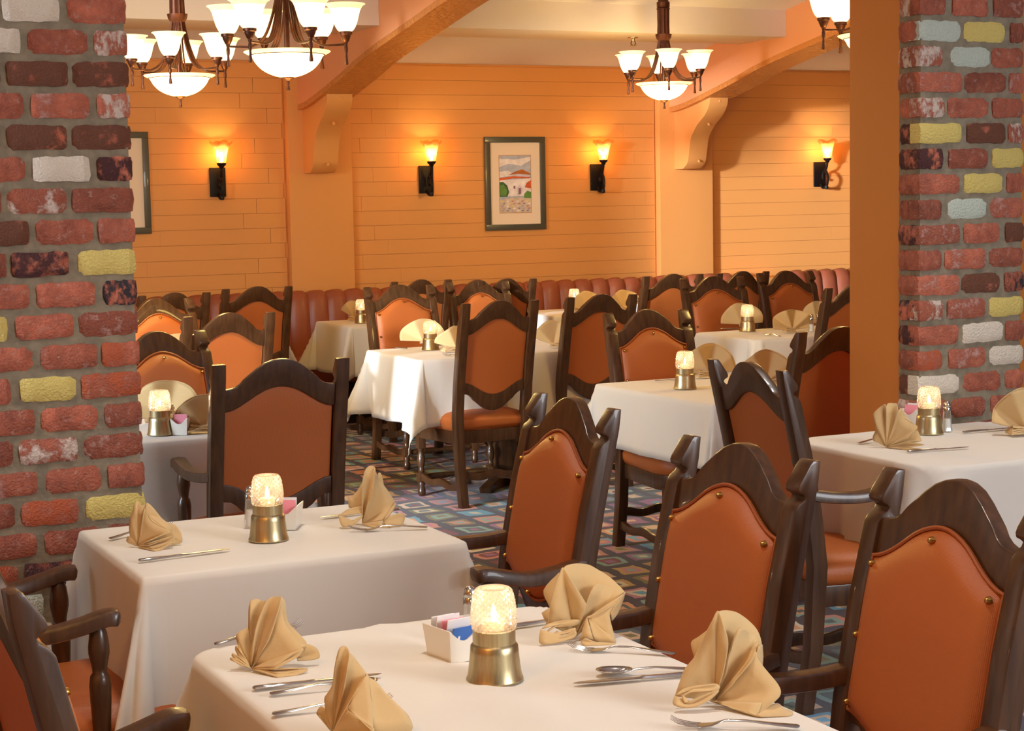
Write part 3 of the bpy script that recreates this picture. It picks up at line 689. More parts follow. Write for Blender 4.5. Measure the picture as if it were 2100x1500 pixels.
def cloth(label, x0, x1, y0, y1, ov, seed, rc=.0, fold=.5, amp=.014, flare=.05, crease=None, ovs=None, kx=11):
    """rectangular cloth on the rectangle; ovs = overhang left,right,front,back"""
    oL, oR, oF, oB = ovs or (ov,)*4; rnd = random.Random(seed); ph = [rnd.random()*6.28 for _ in range(8)]
    cx, cy = (x0+x1)/2, (y0+y1)/2
    def axis(lo, hi, e0, e1):
        st_ = .028; P = []
        n0 = max(2, int(e0/st_)); P += [lo-e0+e0*i/n0 for i in range(n0)]
        P += [lo-.012, lo-.006]
        n = max(2, int((hi-lo)/.045)); P += [lo+(hi-lo)*i/n for i in range(n+1)]
        if rc > .01: P += [lo+rc*i/6 for i in range(8)]+[hi-rc*i/6 for i in range(8)]
        P += [hi+.006, hi+.012]; n1 = max(2, int(e1/st_)); P += [hi+e1*(i+1)/n1 for i in range(n1)]
        return sorted(set(round(p, 5) for p in P))
    xs, ys = axis(x0, x1, oL, oR), axis(y0, y1, oF, oB); R = .014
    def pos(u, v):
        # rounded table corners: the rectangle shrinks by rc and distances are taken from it
        qx, qy = min(max(u, x0+rc), x1-rc), min(max(v, y0+rc), y1-rc)
        a, b_ = u-qx, v-qy
        r = hypot(a, b_)-rc
        if r <= 0:
            z = TZ
            if crease is not None: z += .006*math.exp(-((u-crease)/.006)**2)
            return (u, v, z+.0012*sin(u*9+ph[0])*sin(v*8+ph[1]))
        th = atan2(abs(b_), abs(a)); corner = sin(2*th)
        if r < R*pi/2: t_ = r/R; hz, dr = R*sin(t_), R*(1-cos(t_)); rest = 0
        else: hz, dr = R, R; rest = r-R*pi/2
        s_ = u*1.0 if abs(b_) > abs(a) else v
        L_ = max(.05, ov)
        rip = amp*(rest/L_)**1.2*(sin(s_*kx+ph[2])+.6*sin(s_*kx*2.1+ph[3])+.25*sin(s_*kx*4.3+ph[4]))
        be = fold*corner**.8*(1+.12*sin(6*th+ph[5]))+flare*(1-corner)
        f2 = .035*corner*sin(8*th+ph[6])*rest/L_
        hz += rest*sin(be)+rip*(1-.5*corner)+f2; dr += rest*cos(be)
        # cloth gathers towards the diagonal
        d45 = th-pi/4; th2 = pi/4+d45*(abs(d45)/(pi/4))**(.9 if corner > .01 else 0) if corner > .01 else th
        sx, sy = (1 if a >= 0 else -1), (1 if b_ >= 0 else -1)
        if corner < .01: ux, uy = (sx, 0) if abs(a) > abs(b_) else (0, sy)
        else: ux, uy = sx*cos(th2), sy*sin(th2)
        cs_, sn_ = (sx*cos(th), sy*sin(th)) if corner >= .01 else (ux, uy)
        return (qx+rc*cs_+ux*hz, qy+rc*sn_+uy*hz, TZ-dr)
    bm = new_bm(); G = [[bm.verts.new(Vector(pos(u, v))-Vector((cx, cy, 0))) for v in ys] for u in xs]
    for i in range(len(xs)-1):
        for j in range(len(ys)-1): bm.faces.new([G[i][j], G[i+1][j], G[i+1][j+1], G[i][j+1]])
    o = obj('tablecloth', bm, M['cloth'], loc=(cx, cy, 0), angle=180); tag(o, label, 'tablecloth', 'cream tablecloths')
    md = o.modifiers.new('thickness', 'SOLIDIFY'); md.thickness = .0016; md.offset = -1
    return o
TB = [  # table label, cloth label, rect, overhang, kwargs
 ('nearest table, at the bottom centre of the picture', 'cream cloth on the nearest table, centre crease, bottom centre', (.835, 1.565, 1.62, 3.092), .42, dict(seed=1, rc=.06, fold=.42, crease=1.20, amp=.008)),
 ('left front table beside the left brick pillar', 'long cream cloth on the left front table beside the left brick pillar', (.92, 1.69, 3.78, 4.405), .60, dict(seed=2, rc=.006, fold=.30, amp=.008, flare=.03)),
 ('table at the foot of the right brick pillar', 'cream cloth with soft folds on the table at the right brick pillar', (3.34, 4.25, 4.06, 4.80), .42, dict(seed=3, rc=.13, fold=.36, amp=.030, kx=20)),
 ('middle table with one candle lamp, right of centre', 'cream cloth on the middle table right of centre, plain left side', (3.66, 4.40, 5.76, 6.70), .27, dict(seed=4, rc=.006, fold=.34, amp=.007)),
 ('table in the middle distance behind the whole-seat chair', 'white daylit cloth with long hanging corner, in the middle distance', (3.47, 4.75, 8.26, 8.98), .36, dict(seed=5, rc=.02, fold=.38, amp=.02, kx=14)),
 ('right rear table in front of the orange pillar', 'cream cloth with deep folds on the right rear table', (5.50, 6.45, 8.22, 8.86), .40, dict(seed=6, rc=.05, fold=.42, amp=.022, kx=20)),
 ('booth table below the left pilaster', 'half golden half grey cloth on the booth table below the left pilaster', (4.03, 4.85, 10.75, 11.38), .34, dict(seed=7, rc=.02, fold=.36, amp=.012)),
 ('booth table near the middle of the booth', 'cream cloth on the booth table behind the armless chairs', (5.54, 6.35, 10.75, 11.38), .34, dict(seed=8, rc=.02, fold=.36, amp=.012)),
 ('table half hidden by the left brick pillar, nearer', 'golden brown cloth on the table just right of the left brick pillar', (1.18, 1.98, 5.95, 6.62), .46, dict(seed=9, rc=.006, fold=.34, amp=.008)),
 ('table behind the left brick pillar, farther', 'white cloth glimpsed behind the pale pink chair', (1.98, 2.60, 8.46, 9.02), .36, dict(seed=10, rc=.02, fold=.36)),
 ('leftmost booth table', 'white cloth on the leftmost booth table, mostly hidden by chairs', (2.65, 3.60, 10.85, 11.40), .34, dict(seed=11, rc=.02, fold=.36)),
]
for tl, cl, (a, b_, c_, d_), ov, kw in TB:
    table('t', tl+', under its cloth', a, b_, c_, d_, kw.get('rc', .006)); cloth(cl, a, b_, c_, d_, ov, **kw)

# ------------------------------------------------------------------ candle lamps
def make_lamp():
    t = thing('candle_lamp', '', 'candle lamp', group='brass candle lamps')
    bm = new_bm(); lathe(bm, [(.0, .001), (.0475, .001), (.049, .004), (.046, .012), (.0435, .03), (.0415, .05), (.0405, .061), (.0385, .0635), (.0365, .0655), (.0365, .088), (.0345, .0895), (.0345, .082), (0, .081)], 40, cap=False)
    obj('base', bm, M['brass'], t, angle=35)
    prof = [(.0345, .086), (.0375, .094), (.0385, .105), (.0375, .125), (.0350, .143), (.0315, .155), (.0285, .1595)]
    prof = [(p.x, p.y) for p in smoothpts([(a_, b2, 0) for a_, b2 in prof], 9)]
    # pressed diamond facets: each diamond is a shallow four-sided pyramid
    nseg, nr = 22, 15; bm = new_bm(); R_ = []
    zs = [.086+(.1595-.086)*i/(nr-1) for i in range(nr)]
    def rad(z):
        for (ra, za), (rb, zb) in zip(prof, prof[1:]):
            if z <= zb+1e-9: return ra+(rb-ra)*(z-za)/max(1e-9, zb-za)
        return prof[-1][0]
    for i, z in enumerate(zs):
        R_.append([bm.verts.new((rad(z)*cos(2*pi*(k+.5*(i % 2))/nseg), rad(z)*sin(2*pi*(k+.5*(i % 2))/nseg), z)) for k in range(nseg)])
    for i in range(nr-2):
        for k in range(nseg):
            lo, hi = R_[i][k], R_[i+2][k]; a_ = 2*pi*(k+.5*(i % 2))/nseg; zc = zs[i+1]; rc_ = rad(zc)+.0016
            lf, rg = (R_[i+1][(k-1) % nseg], R_[i+1][k]) if i % 2 == 0 else (R_[i+1][k], R_[i+1][(k+1) % nseg])
            c_ = bm.verts.new((rc_*cos(a_), rc_*sin(a_), zc))
            for p, q in ((lo, rg), (rg, hi), (hi, lf), (lf, lo)): bm.faces.new([p, q, c_])
    for ring, nxt in ((R_[0], R_[1]), (R_[-1], R_[-2])):
        for k in range(nseg): bm.faces.new([ring[k], ring[(k+1) % nseg], nxt[k if ring is R_[0] or nr % 2 else (k+1) % nseg]])
    bm.faces.new(R_[-1]); bmesh.ops.recalc_face_normals(bm, faces=bm.faces)
    obj('glass_globe', bm, M['cutglass'], t, smooth=False)
    bm = new_bm(); lathe(bm, [(0, .088), (.018, .088), (.018, .104), (.014, .105), (0, .104)], 16, cap=False); obj('candle', bm, M['wax'], t)
    bm = new_bm(); lathe(bm, [(0, .104), (.004, .108), (.0055, .114), (.003, .124), (0, .132)], 10, cap=False); obj('flame', bm, M['flame'], t)
    return t
lamp0 = make_lamp()
LP = [((1015, 1395), 'brass candle lamp on the nearest table beside the sugar caddy'), ((551, 1108), 'brass candle lamp on the left front table'), ((1905, 890), 'brass candle lamp beside the right brick pillar'),
 ((1405, 798), 'brass candle lamp on the middle table right of centre'), ((883, 718), 'brass candle lamp on the white daylit table in the middle distance'), ((1533, 680), 'brass candle lamp on the right rear table'),
 ((742, 663), 'small far candle lamp on the booth table below the left pilaster'), ((1178, 638), 'farthest candle lamp, against the booth behind the armless chairs'), ((330, 892), 'brass candle lamp just right of the left brick pillar')]
for i, (p, lab) in enumerate(LP):
    loc = at(*p, TZ+.001)
    if i == 0: lamp0.location = loc; lamp0['label'] = lab
    else: copy_tree(lamp0, lab, loc, .3*i)
    point('candle_light', loc+Vector((0, 0, .139)), .12, (1, .70, .40), .008)

# ------------------------------------------------------------------ napkins
def napkin(label, px, py, ang, R=.12, th=70, n=2.0, A=.026, lean=.2, tail=1, seed=0, wide=1.0, z=TZ, curl=.0, tl=.10):
    rnd = random.Random(seed); t = thing('napkin', label, 'napkin', at(px, py, z+.002), radians(ang), 'folded tan napkins')
    T = radians(th); nu, nv = 44, 12; ph = rnd.random()*.8
    bm = new_bm(); G = []
    for i in range(nu+1):
        f = -1+2*i/nu; a = f*T
        rr = R*(1-.10*abs(f)**2.5+.02*sin(f*7+seed)); row = []
        for j in range(nv+1):
            s_ = j/nv; tri = math.asin(max(-1, min(1, .96*sin(n*pi*f+ph))))/1.29
            y = A*s_**.9*tri*(1-.15*abs(f))-curl*s_*s_*abs(f)**1.5+lean*R*s_*cos(a)*.6
            row.append(bm.verts.new((rr*s_*sin(a)*wide, y, max(.003, .016+rr*s_*cos(a)-.002*(s_ == 1)*sin(9*f)))))
        G.append(row)
    for i in range(nu):
        for j in range(nv): bm.faces.new([G[i][j], G[i+1][j], G[i+1][j+1], G[i][j+1]])
    bmesh.ops.remove_doubles(bm, verts=bm.verts, dist=1e-5); bmesh.ops.recalc_face_normals(bm, faces=bm.faces)
    rim = [v.co.copy() for v in [r_[nv] for r_ in G]]
    o = obj('fan', bm, M['napkin'], t, angle=75); md = o.modifiers.new('thickness', 'SOLIDIFY'); md.thickness = .0028; md.offset = 0
    bm = new_bm(); tube(bm, rim, .0021, 6); obj('hem', bm, M['napkin'], o)
    # pleated bundle lying at the foot
    for k in range(4):
        bm = new_bm(); zz = .004+.0072*k; L_ = tl*(1-.07*k); w_ = .058-.004*k; m_ = 8
        top, bt = [], []
        pts = []
        for i in range(m_+1):
            f = i/m_; x = tail*(-.018+L_*f); hw_ = w_*(.35+.65*f**.7)/2; zb = zz+.003*sin(f*3+k)+.004*f*rnd.random()
            pts.append([bm.verts.new(v) for v in ((x, -hw_-.006, zb), (x, -hw_-.009, zb+.0022), (x, -hw_-.006, zb+.0052), (x, hw_, zb+.0052+.004*f), (x, hw_, zb))])
        for i in range(m_):
            for q in range(5): bm.faces.new([pts[i][q], pts[i][(q+1) % 5], pts[i+1][(q+1) % 5], pts[i+1][q]])
        bm.faces.new(pts[0]); bm.faces.new(pts[-1][::-1]); bmesh.ops.recalc_face_normals(bm, faces=bm.faces)
        o = obj('pleat', bm, M['napkin'], t); o.rotation_euler = (0, 0, radians(-8+5*k)*tail)
    return t
VA = -20
# ---- authored napkins: every fold is a sheet fanned from the pinch; points are (x, y, depth cm) measured on an enlargement
def folded(label, ox, oy, s_, pinch, sheets):
    ppx, ppy = ox+pinch[0]/s_, oy+pinch[1]/s_
    base = at(ppx, ppy, TZ+.006); D = (base-Vector((0, 0, EYE))).dot(fwd); k = D/F/s_
    al = math.asin((EYE-TZ)/(base-Vector((0, 0, EYE))).length); vd = base.to_2d()
    t = thing('napkin', label, 'napkin', base, -atan2(vd.x, vd.y), 'folded tan napkins')
    def L3(p):
        dx, dz, y = (p[0]-pinch[0])*k, (pinch[1]-p[1])*k, (p[2] if len(p) > 2 else 0)*.01
        return Vector((dx, y, max(-.0045, (dz-y*sin(al))/cos(al))))
    for n_, (ap, rim) in enumerate(sheets):
        A_ = L3(ap); R_ = [L3(p) for p in rim]
        if len(R_) > 3: R_ = smoothpts(R_, 4)
        bm = new_bm(); va = bm.verts.new(A_); prev = None; cen = sum(R_, Vector())/len(R_)
        for f_ in (.25, .5, .75, 1):
            ring = [bm.verts.new(A_.lerp(p, f_)+Vector((0, .0012*sin(i*.5+n_)*f_*(1-f_)*4, 0))) for i, p in enumerate(R_)]
            for i in range(len(ring)-1):
                if prev is None: bm.faces.new([va, ring[i], ring[i+1]])
                else: bm.faces.new([prev[i], prev[i+1], ring[i+1], ring[i]])
            prev = ring
        for v in bm.verts: v.co.z = max(v.co.z, -.0045)
        bmesh.ops.recalc_face_normals(bm, faces=bm.faces)
        o = obj('fold', bm, M['napkin'], t, angle=60); md = o.modifiers.new('thickness', 'SOLIDIFY'); md.thickness = .0024; md.offset = 0
    return t
P_ = (640, 1190)
folded('tall napkin with a rounded loop top, on the far right of the nearest table', 1090, 1140, 7.143, P_, [
 (P_, [(245, 1010, -2), (270, 850, -2.5), (300, 700, -2.8), (370, 430, -2.2), (440, 260, -1.5), (480, 195, -1), (560, 320, -1.8), (640, 450, -2.3), (740, 610, -2.4), (820, 740, -2)]),
 ((640, 1190, .5), [(480, 210, 0), (520, 165, 1), (600, 135, 2), (720, 122, 3.5), (860, 140, 4.5), (1000, 215, 5), (1150, 310, 4.5), (1280, 430, 3.5), (1380, 545, 2.5)]),
 ((650, 1180, -.5), [(800, 760, -.5), (930, 460, 1), (1100, 450, 3), (1300, 560, 3), (1335, 640, 2), (1160, 750, 0), (1000, 840, -1), (810, 910, -1.5)]),
 ((815, 908, -1.5), [(700, 1250, -3), (780, 1200, -3.5), (900, 1230, -4)]),
 ((830, 912, -1.2), [(900, 1230, -3.2), (1060, 1300, -3), (1210, 1345, -3), (1225, 1250, -2), (1190, 1100, -1.5), (1155, 940, -1), (1170, 830, -.2), (1375, 560, 2.2)]),
 ((1160, 850, -.6), [(1385, 545, 2.4), (1350, 660, 2.2), (1270, 850, 1.5), (1180, 960, .5)]),
 ((720, 1260, -4), [(780, 1210, -4), (1000, 1290, -4), (1215, 1350, -3.5), (1130, 1395, -4.5), (760, 1370, -5)]),
 ((640, 1190, 1), [(210, 1000, 1), (270, 760, 1.5), (185, 510, 1.5), (420, 255, 1.5)]),
 ((640, 1190, 1.2), [(200, 960, 1), (150, 840, 1), (290, 750, 1.5)]),
 ((500, 1190, -3.2), [(140, 1080, -4), (150, 1295, -4.8), (600, 1215, -3), (650, 1110, -2.6), (480, 1170, -3.4), (300, 1225, -4), (200, 1160, -4)]),
 ((420, 1010, -2.5), [(160, 1070, -4), (240, 1010, -3), (400, 965, -2.5), (690, 945, -1.5), (660, 1020, -1.6), (450, 1045, -2.4), (300, 1060, -3), (215, 1130, -3.8)]),
 ((400, 1120, -2.5), [(640, 1060, -1.8), (640, 1110, -2.2), (430, 1160, -3), (240, 1200, -3.6), (380, 1100, -2.6)]),
])
P_ = (490, 1240)
folded('large napkin at the right edge of the nearest table, in front of the buttoned armchair', 1350, 1150, 4.286, P_, [
 (P_, [(150, 1200, -2), (200, 1060, -1.6), (240, 960, -1.2), (330, 850, -1), (420, 660, -1), (490, 530, -1), (535, 465, -.5), (580, 600, -1.5), (615, 750, -1.6), (570, 1000, -1.2)]),
 ((490, 1240, .5), [(525, 475, .3), (560, 458, 1), (620, 452, 2), (700, 465, 3.5), (800, 530, 4.5), (880, 620, 4.5), (915, 740, 3.8), (912, 900, 2.8)]),
 ((500, 1235, -.3), [(600, 1000, -.5), (650, 750, 0), (715, 605, .5), (800, 640, 2), (870, 690, 2.5), (862, 790, 1), (800, 880, -.5), (650, 1090, -1.5)]),
 ((510, 1232, -.6), [(650, 1080, -1.6), (810, 900, -1), (858, 810, 0), (875, 870, -.5), (940, 960, -1), (1045, 1090, -2), (1062, 1170, -3), (1000, 1240, -4), (890, 1330, -5), (850, 1385, -6)]),
 ((460, 1238, -1), [(900, 1250, -4), (860, 1350, -5.5), (835, 1400, -6), (890, 1438, -6.5)]),
 ((850, 1400, -6), [(900, 1437, -6.4), (1020, 1415, -6), (1130, 1385, -5.5), (1165, 1335, -4), (1090, 1290, -3.4), (1020, 1250, -3), (890, 1350, -5)]),
 ((490, 1240, 1.3), [(330, 880, 1.5), (290, 740, 1.5), (360, 680, 1.5), (450, 615, 1.5)]),
 ((300, 1260, -3.4), [(150, 1195, -3.6), (145, 1275, -4.4), (300, 1295, -4.6), (450, 1225, -3.6), (532, 1140, -2.6), (330, 1220, -3.6), (240, 1258, -4), (212, 1190, -3.6)]),
 ((330, 1130, -2.4), [(150, 1200, -3.6), (240, 1130, -2.6), (450, 1095, -2), (535, 1100, -1.6), (510, 1150, -2.2), (300, 1165, -3), (215, 1200, -3.6)]),
 ((880, 760, 1), [(915, 740, 3.6), (920, 850, 3), (905, 940, 1.6), (862, 850, .2)]),
])
P_ = (400, 1140)
folded('napkin at the left far corner of the nearest table, crown-like folds', 460, 1210, 7.143, P_, [
 ((400, 1140, 1), [(370, 640, 2), (385, 400, 2), (402, 215, 2), (440, 165, 2.3), (500, 150, 2.6), (570, 170, 3), (640, 225, 3), (600, 600, 2)]),
 ((400, 1140, .5), [(250, 900, .5), (190, 720, 1), (210, 640, 1), (290, 590, 1.2), (370, 580, 1.5), (385, 800, 1)]),
 (P_, [(380, 900, 0), (440, 730, -.3), (490, 540, 0), (600, 270, 1), (680, 165, 1.8), (750, 135, 2.2), (845, 135, 1.6), (862, 190, 0), (760, 500, -1), (660, 760, -1.5)]),
 ((420, 1135, -.6), [(640, 790, -1.5), (740, 540, -1), (858, 180, .5), (872, 400, 0), (900, 520, -.4), (980, 660, -1), (1145, 905, -2), (1000, 980, -3), (730, 1150, -4)]),
 ((640, 900, .6), [(860, 140, 1), (920, 230, 2), (950, 500, 2), (1100, 680, 2), (1215, 830, 1.5), (1170, 890, 0)]),
 ((400, 1145, -.8), [(730, 1150, -4), (940, 1020, -3), (1150, 910, -2.5), (1090, 1010, -3), (900, 1100, -4), (730, 1195, -4.4)]),
 ((400, 1150, -1), [(720, 1190, -4.2), (960, 1190, -4), (1215, 1210, -3.5), (1000, 1245, -4.3), (750, 1252, -4.8)]),
 ((400, 1160, -1.2), [(740, 1270, -4.8), (980, 1250, -4.4), (1205, 1222, -4), (1040, 1320, -5), (900, 1350, -5.4), (760, 1375, -5.8)]),
 ((1060, 1040, .4), [(1120, 920, .8), (1220, 850, 1), (1340, 900, 1), (1395, 980, .9), (1388, 1060, .5), (1250, 1088, .2), (1070, 1080, 0)]),
 ((400, 1148, 0), [(235, 1010, .2), (170, 870, .5), (190, 808, .5), (240, 900, 0)]),
 ((400, 1150, -.3), [(190, 1000, .2), (120, 960, .4), (135, 920, .4), (230, 980, .1)]),
 ((400, 1155, -.6), [(240, 1090, -.2), (95, 1010, .2), (125, 975, .3), (250, 1050, 0)]),
])
P_ = (330, 1520)
folded('napkin cut by the bottom edge of the picture, left of the near candle lamp', 640, 1310, 7.895, P_, [
 (P_, [(230, 1200, .2), (215, 980, 0), (265, 900, 0), (350, 760, 0), (400, 500, 0), (470, 230, .5), (570, 165, 1), (640, 290, 0), (600, 520, -1), (560, 800, -1)]),
 ((340, 1515, -.5), [(540, 800, -1), (600, 500, -.5), (640, 300, .5), (735, 430, .3), (825, 545, 0), (870, 660, -.5), (760, 850, -2), (600, 1100, -3), (585, 1180, -3.5)]),
 ((590, 1170, -3.5), [(870, 665, -1), (940, 680, -1), (980, 1100, -3), (978, 1500, -5), (1000, 1580, -6)]),
 ((330, 1530, -1), [(588, 1180, -3.5), (780, 1340, -4.6), (985, 1500, -5.5), (900, 1660, -6.4), (500, 1700, -4)]),
 ((940, 690, -1), [(985, 1100, -3), (985, 1500, -4.5), (1200, 1640, -4), (1600, 1560, -2), (1560, 1330, -1), (1460, 1260, -.5), (1350, 1200, 0), (1240, 1040, 0), (1180, 920, 0), (1040, 750, 0)]),
 ((740, 520, .6), [(640, 290, .6), (700, 330, 1.2), (840, 520, 1), (940, 680, .2)]),
 ((330, 1525, .4), [(140, 1260, .3), (85, 1200, .5), (150, 1100, .6), (230, 1150, .4)]),
])
P_ = (430, 1095)
folded('napkin at the left corner of the left front table', 240, 1010, 10, P_, [
 (P_, [(290, 960, 1), (265, 750, 1), (285, 550, 1), (340, 400, 1), (400, 230, 1), (455, 188, 1.5), (500, 240, 1), (550, 305, .4), (600, 265, .8), (560, 500, -.5), (510, 800, -.5)]),
 ((435, 1092, -.4), [(500, 850, -.5), (580, 450, 0), (635, 240, .5), (640, 480, -.3), (720, 620, -1), (900, 740, -1.4), (1100, 852, -2), (900, 910, -3), (650, 1020, -3.5)]),
 ((640, 480, 0), [(632, 232, .5), (700, 270, 1.2), (830, 430, 1.5), (950, 590, 1.5), (1100, 720, 1), (1105, 850, -1.5), (900, 740, -1.3), (720, 620, -1)]),
 ((1120, 920, 0), [(1000, 680, 1), (1120, 690, 1), (1210, 730, 1), (1300, 880, 1), (1325, 1050, .5), (1250, 1112, 0), (1090, 1100, -1), (1090, 850, -1)]),
 ((430, 1098, -.6), [(650, 1012, -3.2), (880, 930, -2.6), (1100, 862, -2), (1145, 935, -2), (900, 1000, -3.2), (670, 1062, -4)]),
 ((430, 1105, -.8), [(640, 1110, -3.8), (900, 1030, -3.2), (1155, 950, -2.5), (1135, 1045, -3), (900, 1110, -3.8), (690, 1165, -4.5)]),
 ((430, 1115, -1), [(650, 1200, -4.4), (900, 1130, -4), (1130, 1062, -3.5), (950, 1180, -4.5), (860, 1260, -5.2), (760, 1330, -6)]),
 ((430, 1110, 0), [(270, 1040, .6), (200, 990, 1), (240, 890, 1), (310, 950, .8)]),
])
P_ = (630, 1345)
folded('tall pointed napkin at the right end of the left front table', 680, 940, 10, P_, [
 (P_, [(640, 1100, -1), (640, 700, -1), (668, 450, -.5), (715, 280, 0), (770, 195, .8), (840, 168, 1.2), (905, 195, 1), (922, 280, 0), (900, 500, -.5), (860, 720, -1), (720, 1050, -1.5)]),
 ((632, 1342, -.4), [(740, 980, -1.5), (870, 700, -1), (925, 320, 0), (980, 450, 1), (1090, 570, 2), (1220, 760, 2.5), (1305, 950, 2), (1200, 1100, 0), (1050, 1290, -2)]),
 ((1050, 1300, -2.5), [(1310, 940, 1.8), (1325, 1000, 1.4), (1180, 1210, -1), (1070, 1345, -2.5)]),
 ((630, 1352, -.8), [(1030, 1300, -3), (1060, 1430, -4), (1200, 1475, -4.6), (850, 1430, -3.6)]),
 ((1065, 1335, -3), [(1200, 1210, -1), (1330, 1170, -.4), (1450, 1160, 0), (1510, 1240, 0), (1440, 1410, -3), (1300, 1450, -3.6), (1150, 1460, -4.2)]),
 ((900, 900, 1.6), [(985, 330, 2), (1020, 310, 2.4), (1060, 380, 2.6), (1092, 570, 2.6)]),
 ((645, 1100, .8), [(360, 1000, 1.5), (360, 830, 1.5), (440, 770, 2), (560, 650, 2), (655, 500, 1.5)]),
 ((645, 1130, -.5), [(140, 1180, -1.8), (220, 1120, -1), (350, 1040, 0), (500, 1000, 0), (645, 985, 0)]),
 ((450, 1290, -2.6), [(150, 1150, -2), (180, 1300, -3.4), (240, 1395, -4), (430, 1375, -4), (650, 1180, -1.5), (400, 1290, -2.6), (250, 1220, -2)]),
])
P_ = (470, 1205)
folded('fan napkin with standing pleats on the table at the right brick pillar', 1780, 820, 12.5, P_, [
 ((470, 1205, .4), [(140, 1060, 1), (130, 950, 1), (200, 760, .9), (160, 500, .7)]),
 (P_, [(240, 780, .2), (155, 520, 0), (145, 370, .1), (230, 265, .4), (330, 180, .8), (400, 130, 1), (440, 120, .2), (470, 200, -.9)]),
 (P_, [(470, 200, -.9), (500, 110, .4), (560, 88, 1), (640, 90, 1.2), (720, 100, 1), (745, 160, .2), (765, 300, -1)]),
 (P_, [(765, 300, -1), (830, 230, .4), (860, 340, .3), (900, 460, 0), (1060, 580, -.4), (1245, 690, -1), (1150, 820, -2), (980, 985, -3)]),
 ((840, 420, .4), [(810, 215, 1.2), (870, 240, 1.4), (960, 420, 1.4), (1060, 540, 1), (1245, 685, -.6)]),
 ((475, 1208, -.6), [(980, 990, -3), (1110, 880, -2), (1235, 780, -1), (1330, 970, -1), (1345, 1055, -2), (1200, 1050, -3), (1010, 1065, -3.6)]),
 ((475, 1212, -.8), [(1000, 1080, -3.4), (1200, 1110, -3.2), (1415, 1140, -3), (1250, 1180, -3.4), (1050, 1222, -4)]),
 ((475, 1216, -1), [(1000, 1265, -4.4), (1200, 1240, -4), (1405, 1278, -3.5), (1250, 1330, -4.2), (1050, 1365, -5)]),
])
napkin('napkin at the right edge of the picture on the pillar table', 2105, 893, VA-10, R=.14, th=78, n=2.2, A=.03, lean=.1, tail=-1, seed=10, wide=.9, tl=.08)
napkin('shadowed fan napkin behind the lamp near the left brick pillar', 343, 868, VA, R=.145, th=86, n=2.4, A=.02, lean=.1, tail=-1, seed=11, wide=1.0, tl=.1)
napkin('napkin beside the dark post of the armchair, on the table right of the left pillar', 420, 888, VA, R=.12, th=86, n=1.4, A=.03, lean=.1, tail=-1, seed=12, wide=1.0, tl=.08)
napkin('fan napkin behind the lamp of the white daylit table', 868, 706, VA, R=.125, th=86, n=2.3, A=.02, lean=.1, tail=1, seed=13, wide=1.15, tl=.09)
napkin('napkin on the white daylit table, cut by the chair post', 937, 722, VA+10, R=.12, th=72, n=1.6, A=.03, lean=.1, tail=-1, seed=14, wide=1.1, tl=.1)
napkin('napkin between the two armless chairs on the white daylit table', 1135, 714, VA-10, R=.13, th=70, n=1.3, A=.03, lean=.1, tail=1, seed=15, wide=1.0, tl=.09)
napkin('fan napkin behind the right rear table lamp', 1522, 671, VA, R=.13, th=86, n=2.0, A=.02, lean=.1, tail=1, seed=16, wide=1.1, tl=.08)
napkin('open fan napkin in front on the right rear table', 1625, 682, VA, R=.118, th=86, n=2.8, A=.03, lean=.1, tail=-1, seed=17, wide=1.15, tl=.07)
napkin('napkin behind the glass shakers of the right rear table', 1675, 664, VA, R=.125, th=72, n=2, A=.02, lean=.1, tail=1, seed=18, wide=.8, tl=.07)
napkin('grey fan napkin right of the middle table lamp', 1455, 775, VA, R=.135, th=86, n=2.2, A=.022, lean=.1, tail=-1, seed=19, wide=1.0, tl=.08)
napkin('grey fan napkin seen between the posts of the turned armchair', 1572, 792, VA, R=.135, th=86, n=2.2, A=.022, lean=.1, tail=1, seed=20, wide=1.0, tl=.08)
napkin('napkin behind the farthest booth candle lamp', 1205, 640, VA, R=.13, th=82, n=1.6, A=.02, lean=.1, tail=1, seed=21, tl=.07)
napkin('far booth napkin, a sliver right of the arched crest', 1282, 637, VA, R=.13, th=72, n=1.6, A=.02, lean=.1, tail=1, seed=22, tl=.07)
napkin('napkin left of the booth candle lamp below the left pilaster', 727, 658, VA, R=.12, th=57, n=1.6, A=.03, lean=.1, tail=-1, seed=23, tl=.06)
napkin('white daylit napkin behind the half hidden buttoned chair at left', 368, 742, VA, R=.13, th=86, n=3, A=.02, lean=.1, tail=1, seed=24, tl=.07)

# ------------------------------------------------------------------ cutlery
def loft(bm, st, seg=8):
    rings = []
    for (x, hw_, z, th) in st: rings.append([bm.verts.new((x, hw_*cos(2*pi*k/seg), z+th/2*sin(2*pi*k/seg))) for k in range(seg)])
    for i in range(len(rings)-1):
        for k in range(seg): bm.faces.new([rings[i][k], rings[i][(k+1) % seg], rings[i+1][(k+1) % seg], rings[i+1][k]])
    bm.faces.new(rings[0][::-1]); bm.faces.new(rings[-1]); bmesh.ops.recalc_face_normals(bm, faces=bm.faces)
def mk_knife():
    t = thing('knife', '', 'knife', group='table knives')
    bm = new_bm(); loft(bm, [(0, .003, .006, .004), (.004, .008, .006, .007), (.03, .0075, .006, .008), (.07, .006, .006, .007), (.098, .005, .006, .007), (.102, .0065, .006, .008), (.106, .005, .006, .006)]); obj('handle', bm, M['steel'], t)
    bm = new_bm(); loft(bm, [(.105, .005, .006, .004), (.12, .008, .006, .0026), (.19, .0095, .006, .002), (.215, .006, .006, .0016), (.224, .001, .006, .001)]); obj('blade', bm, M['steel'], t)
    return t
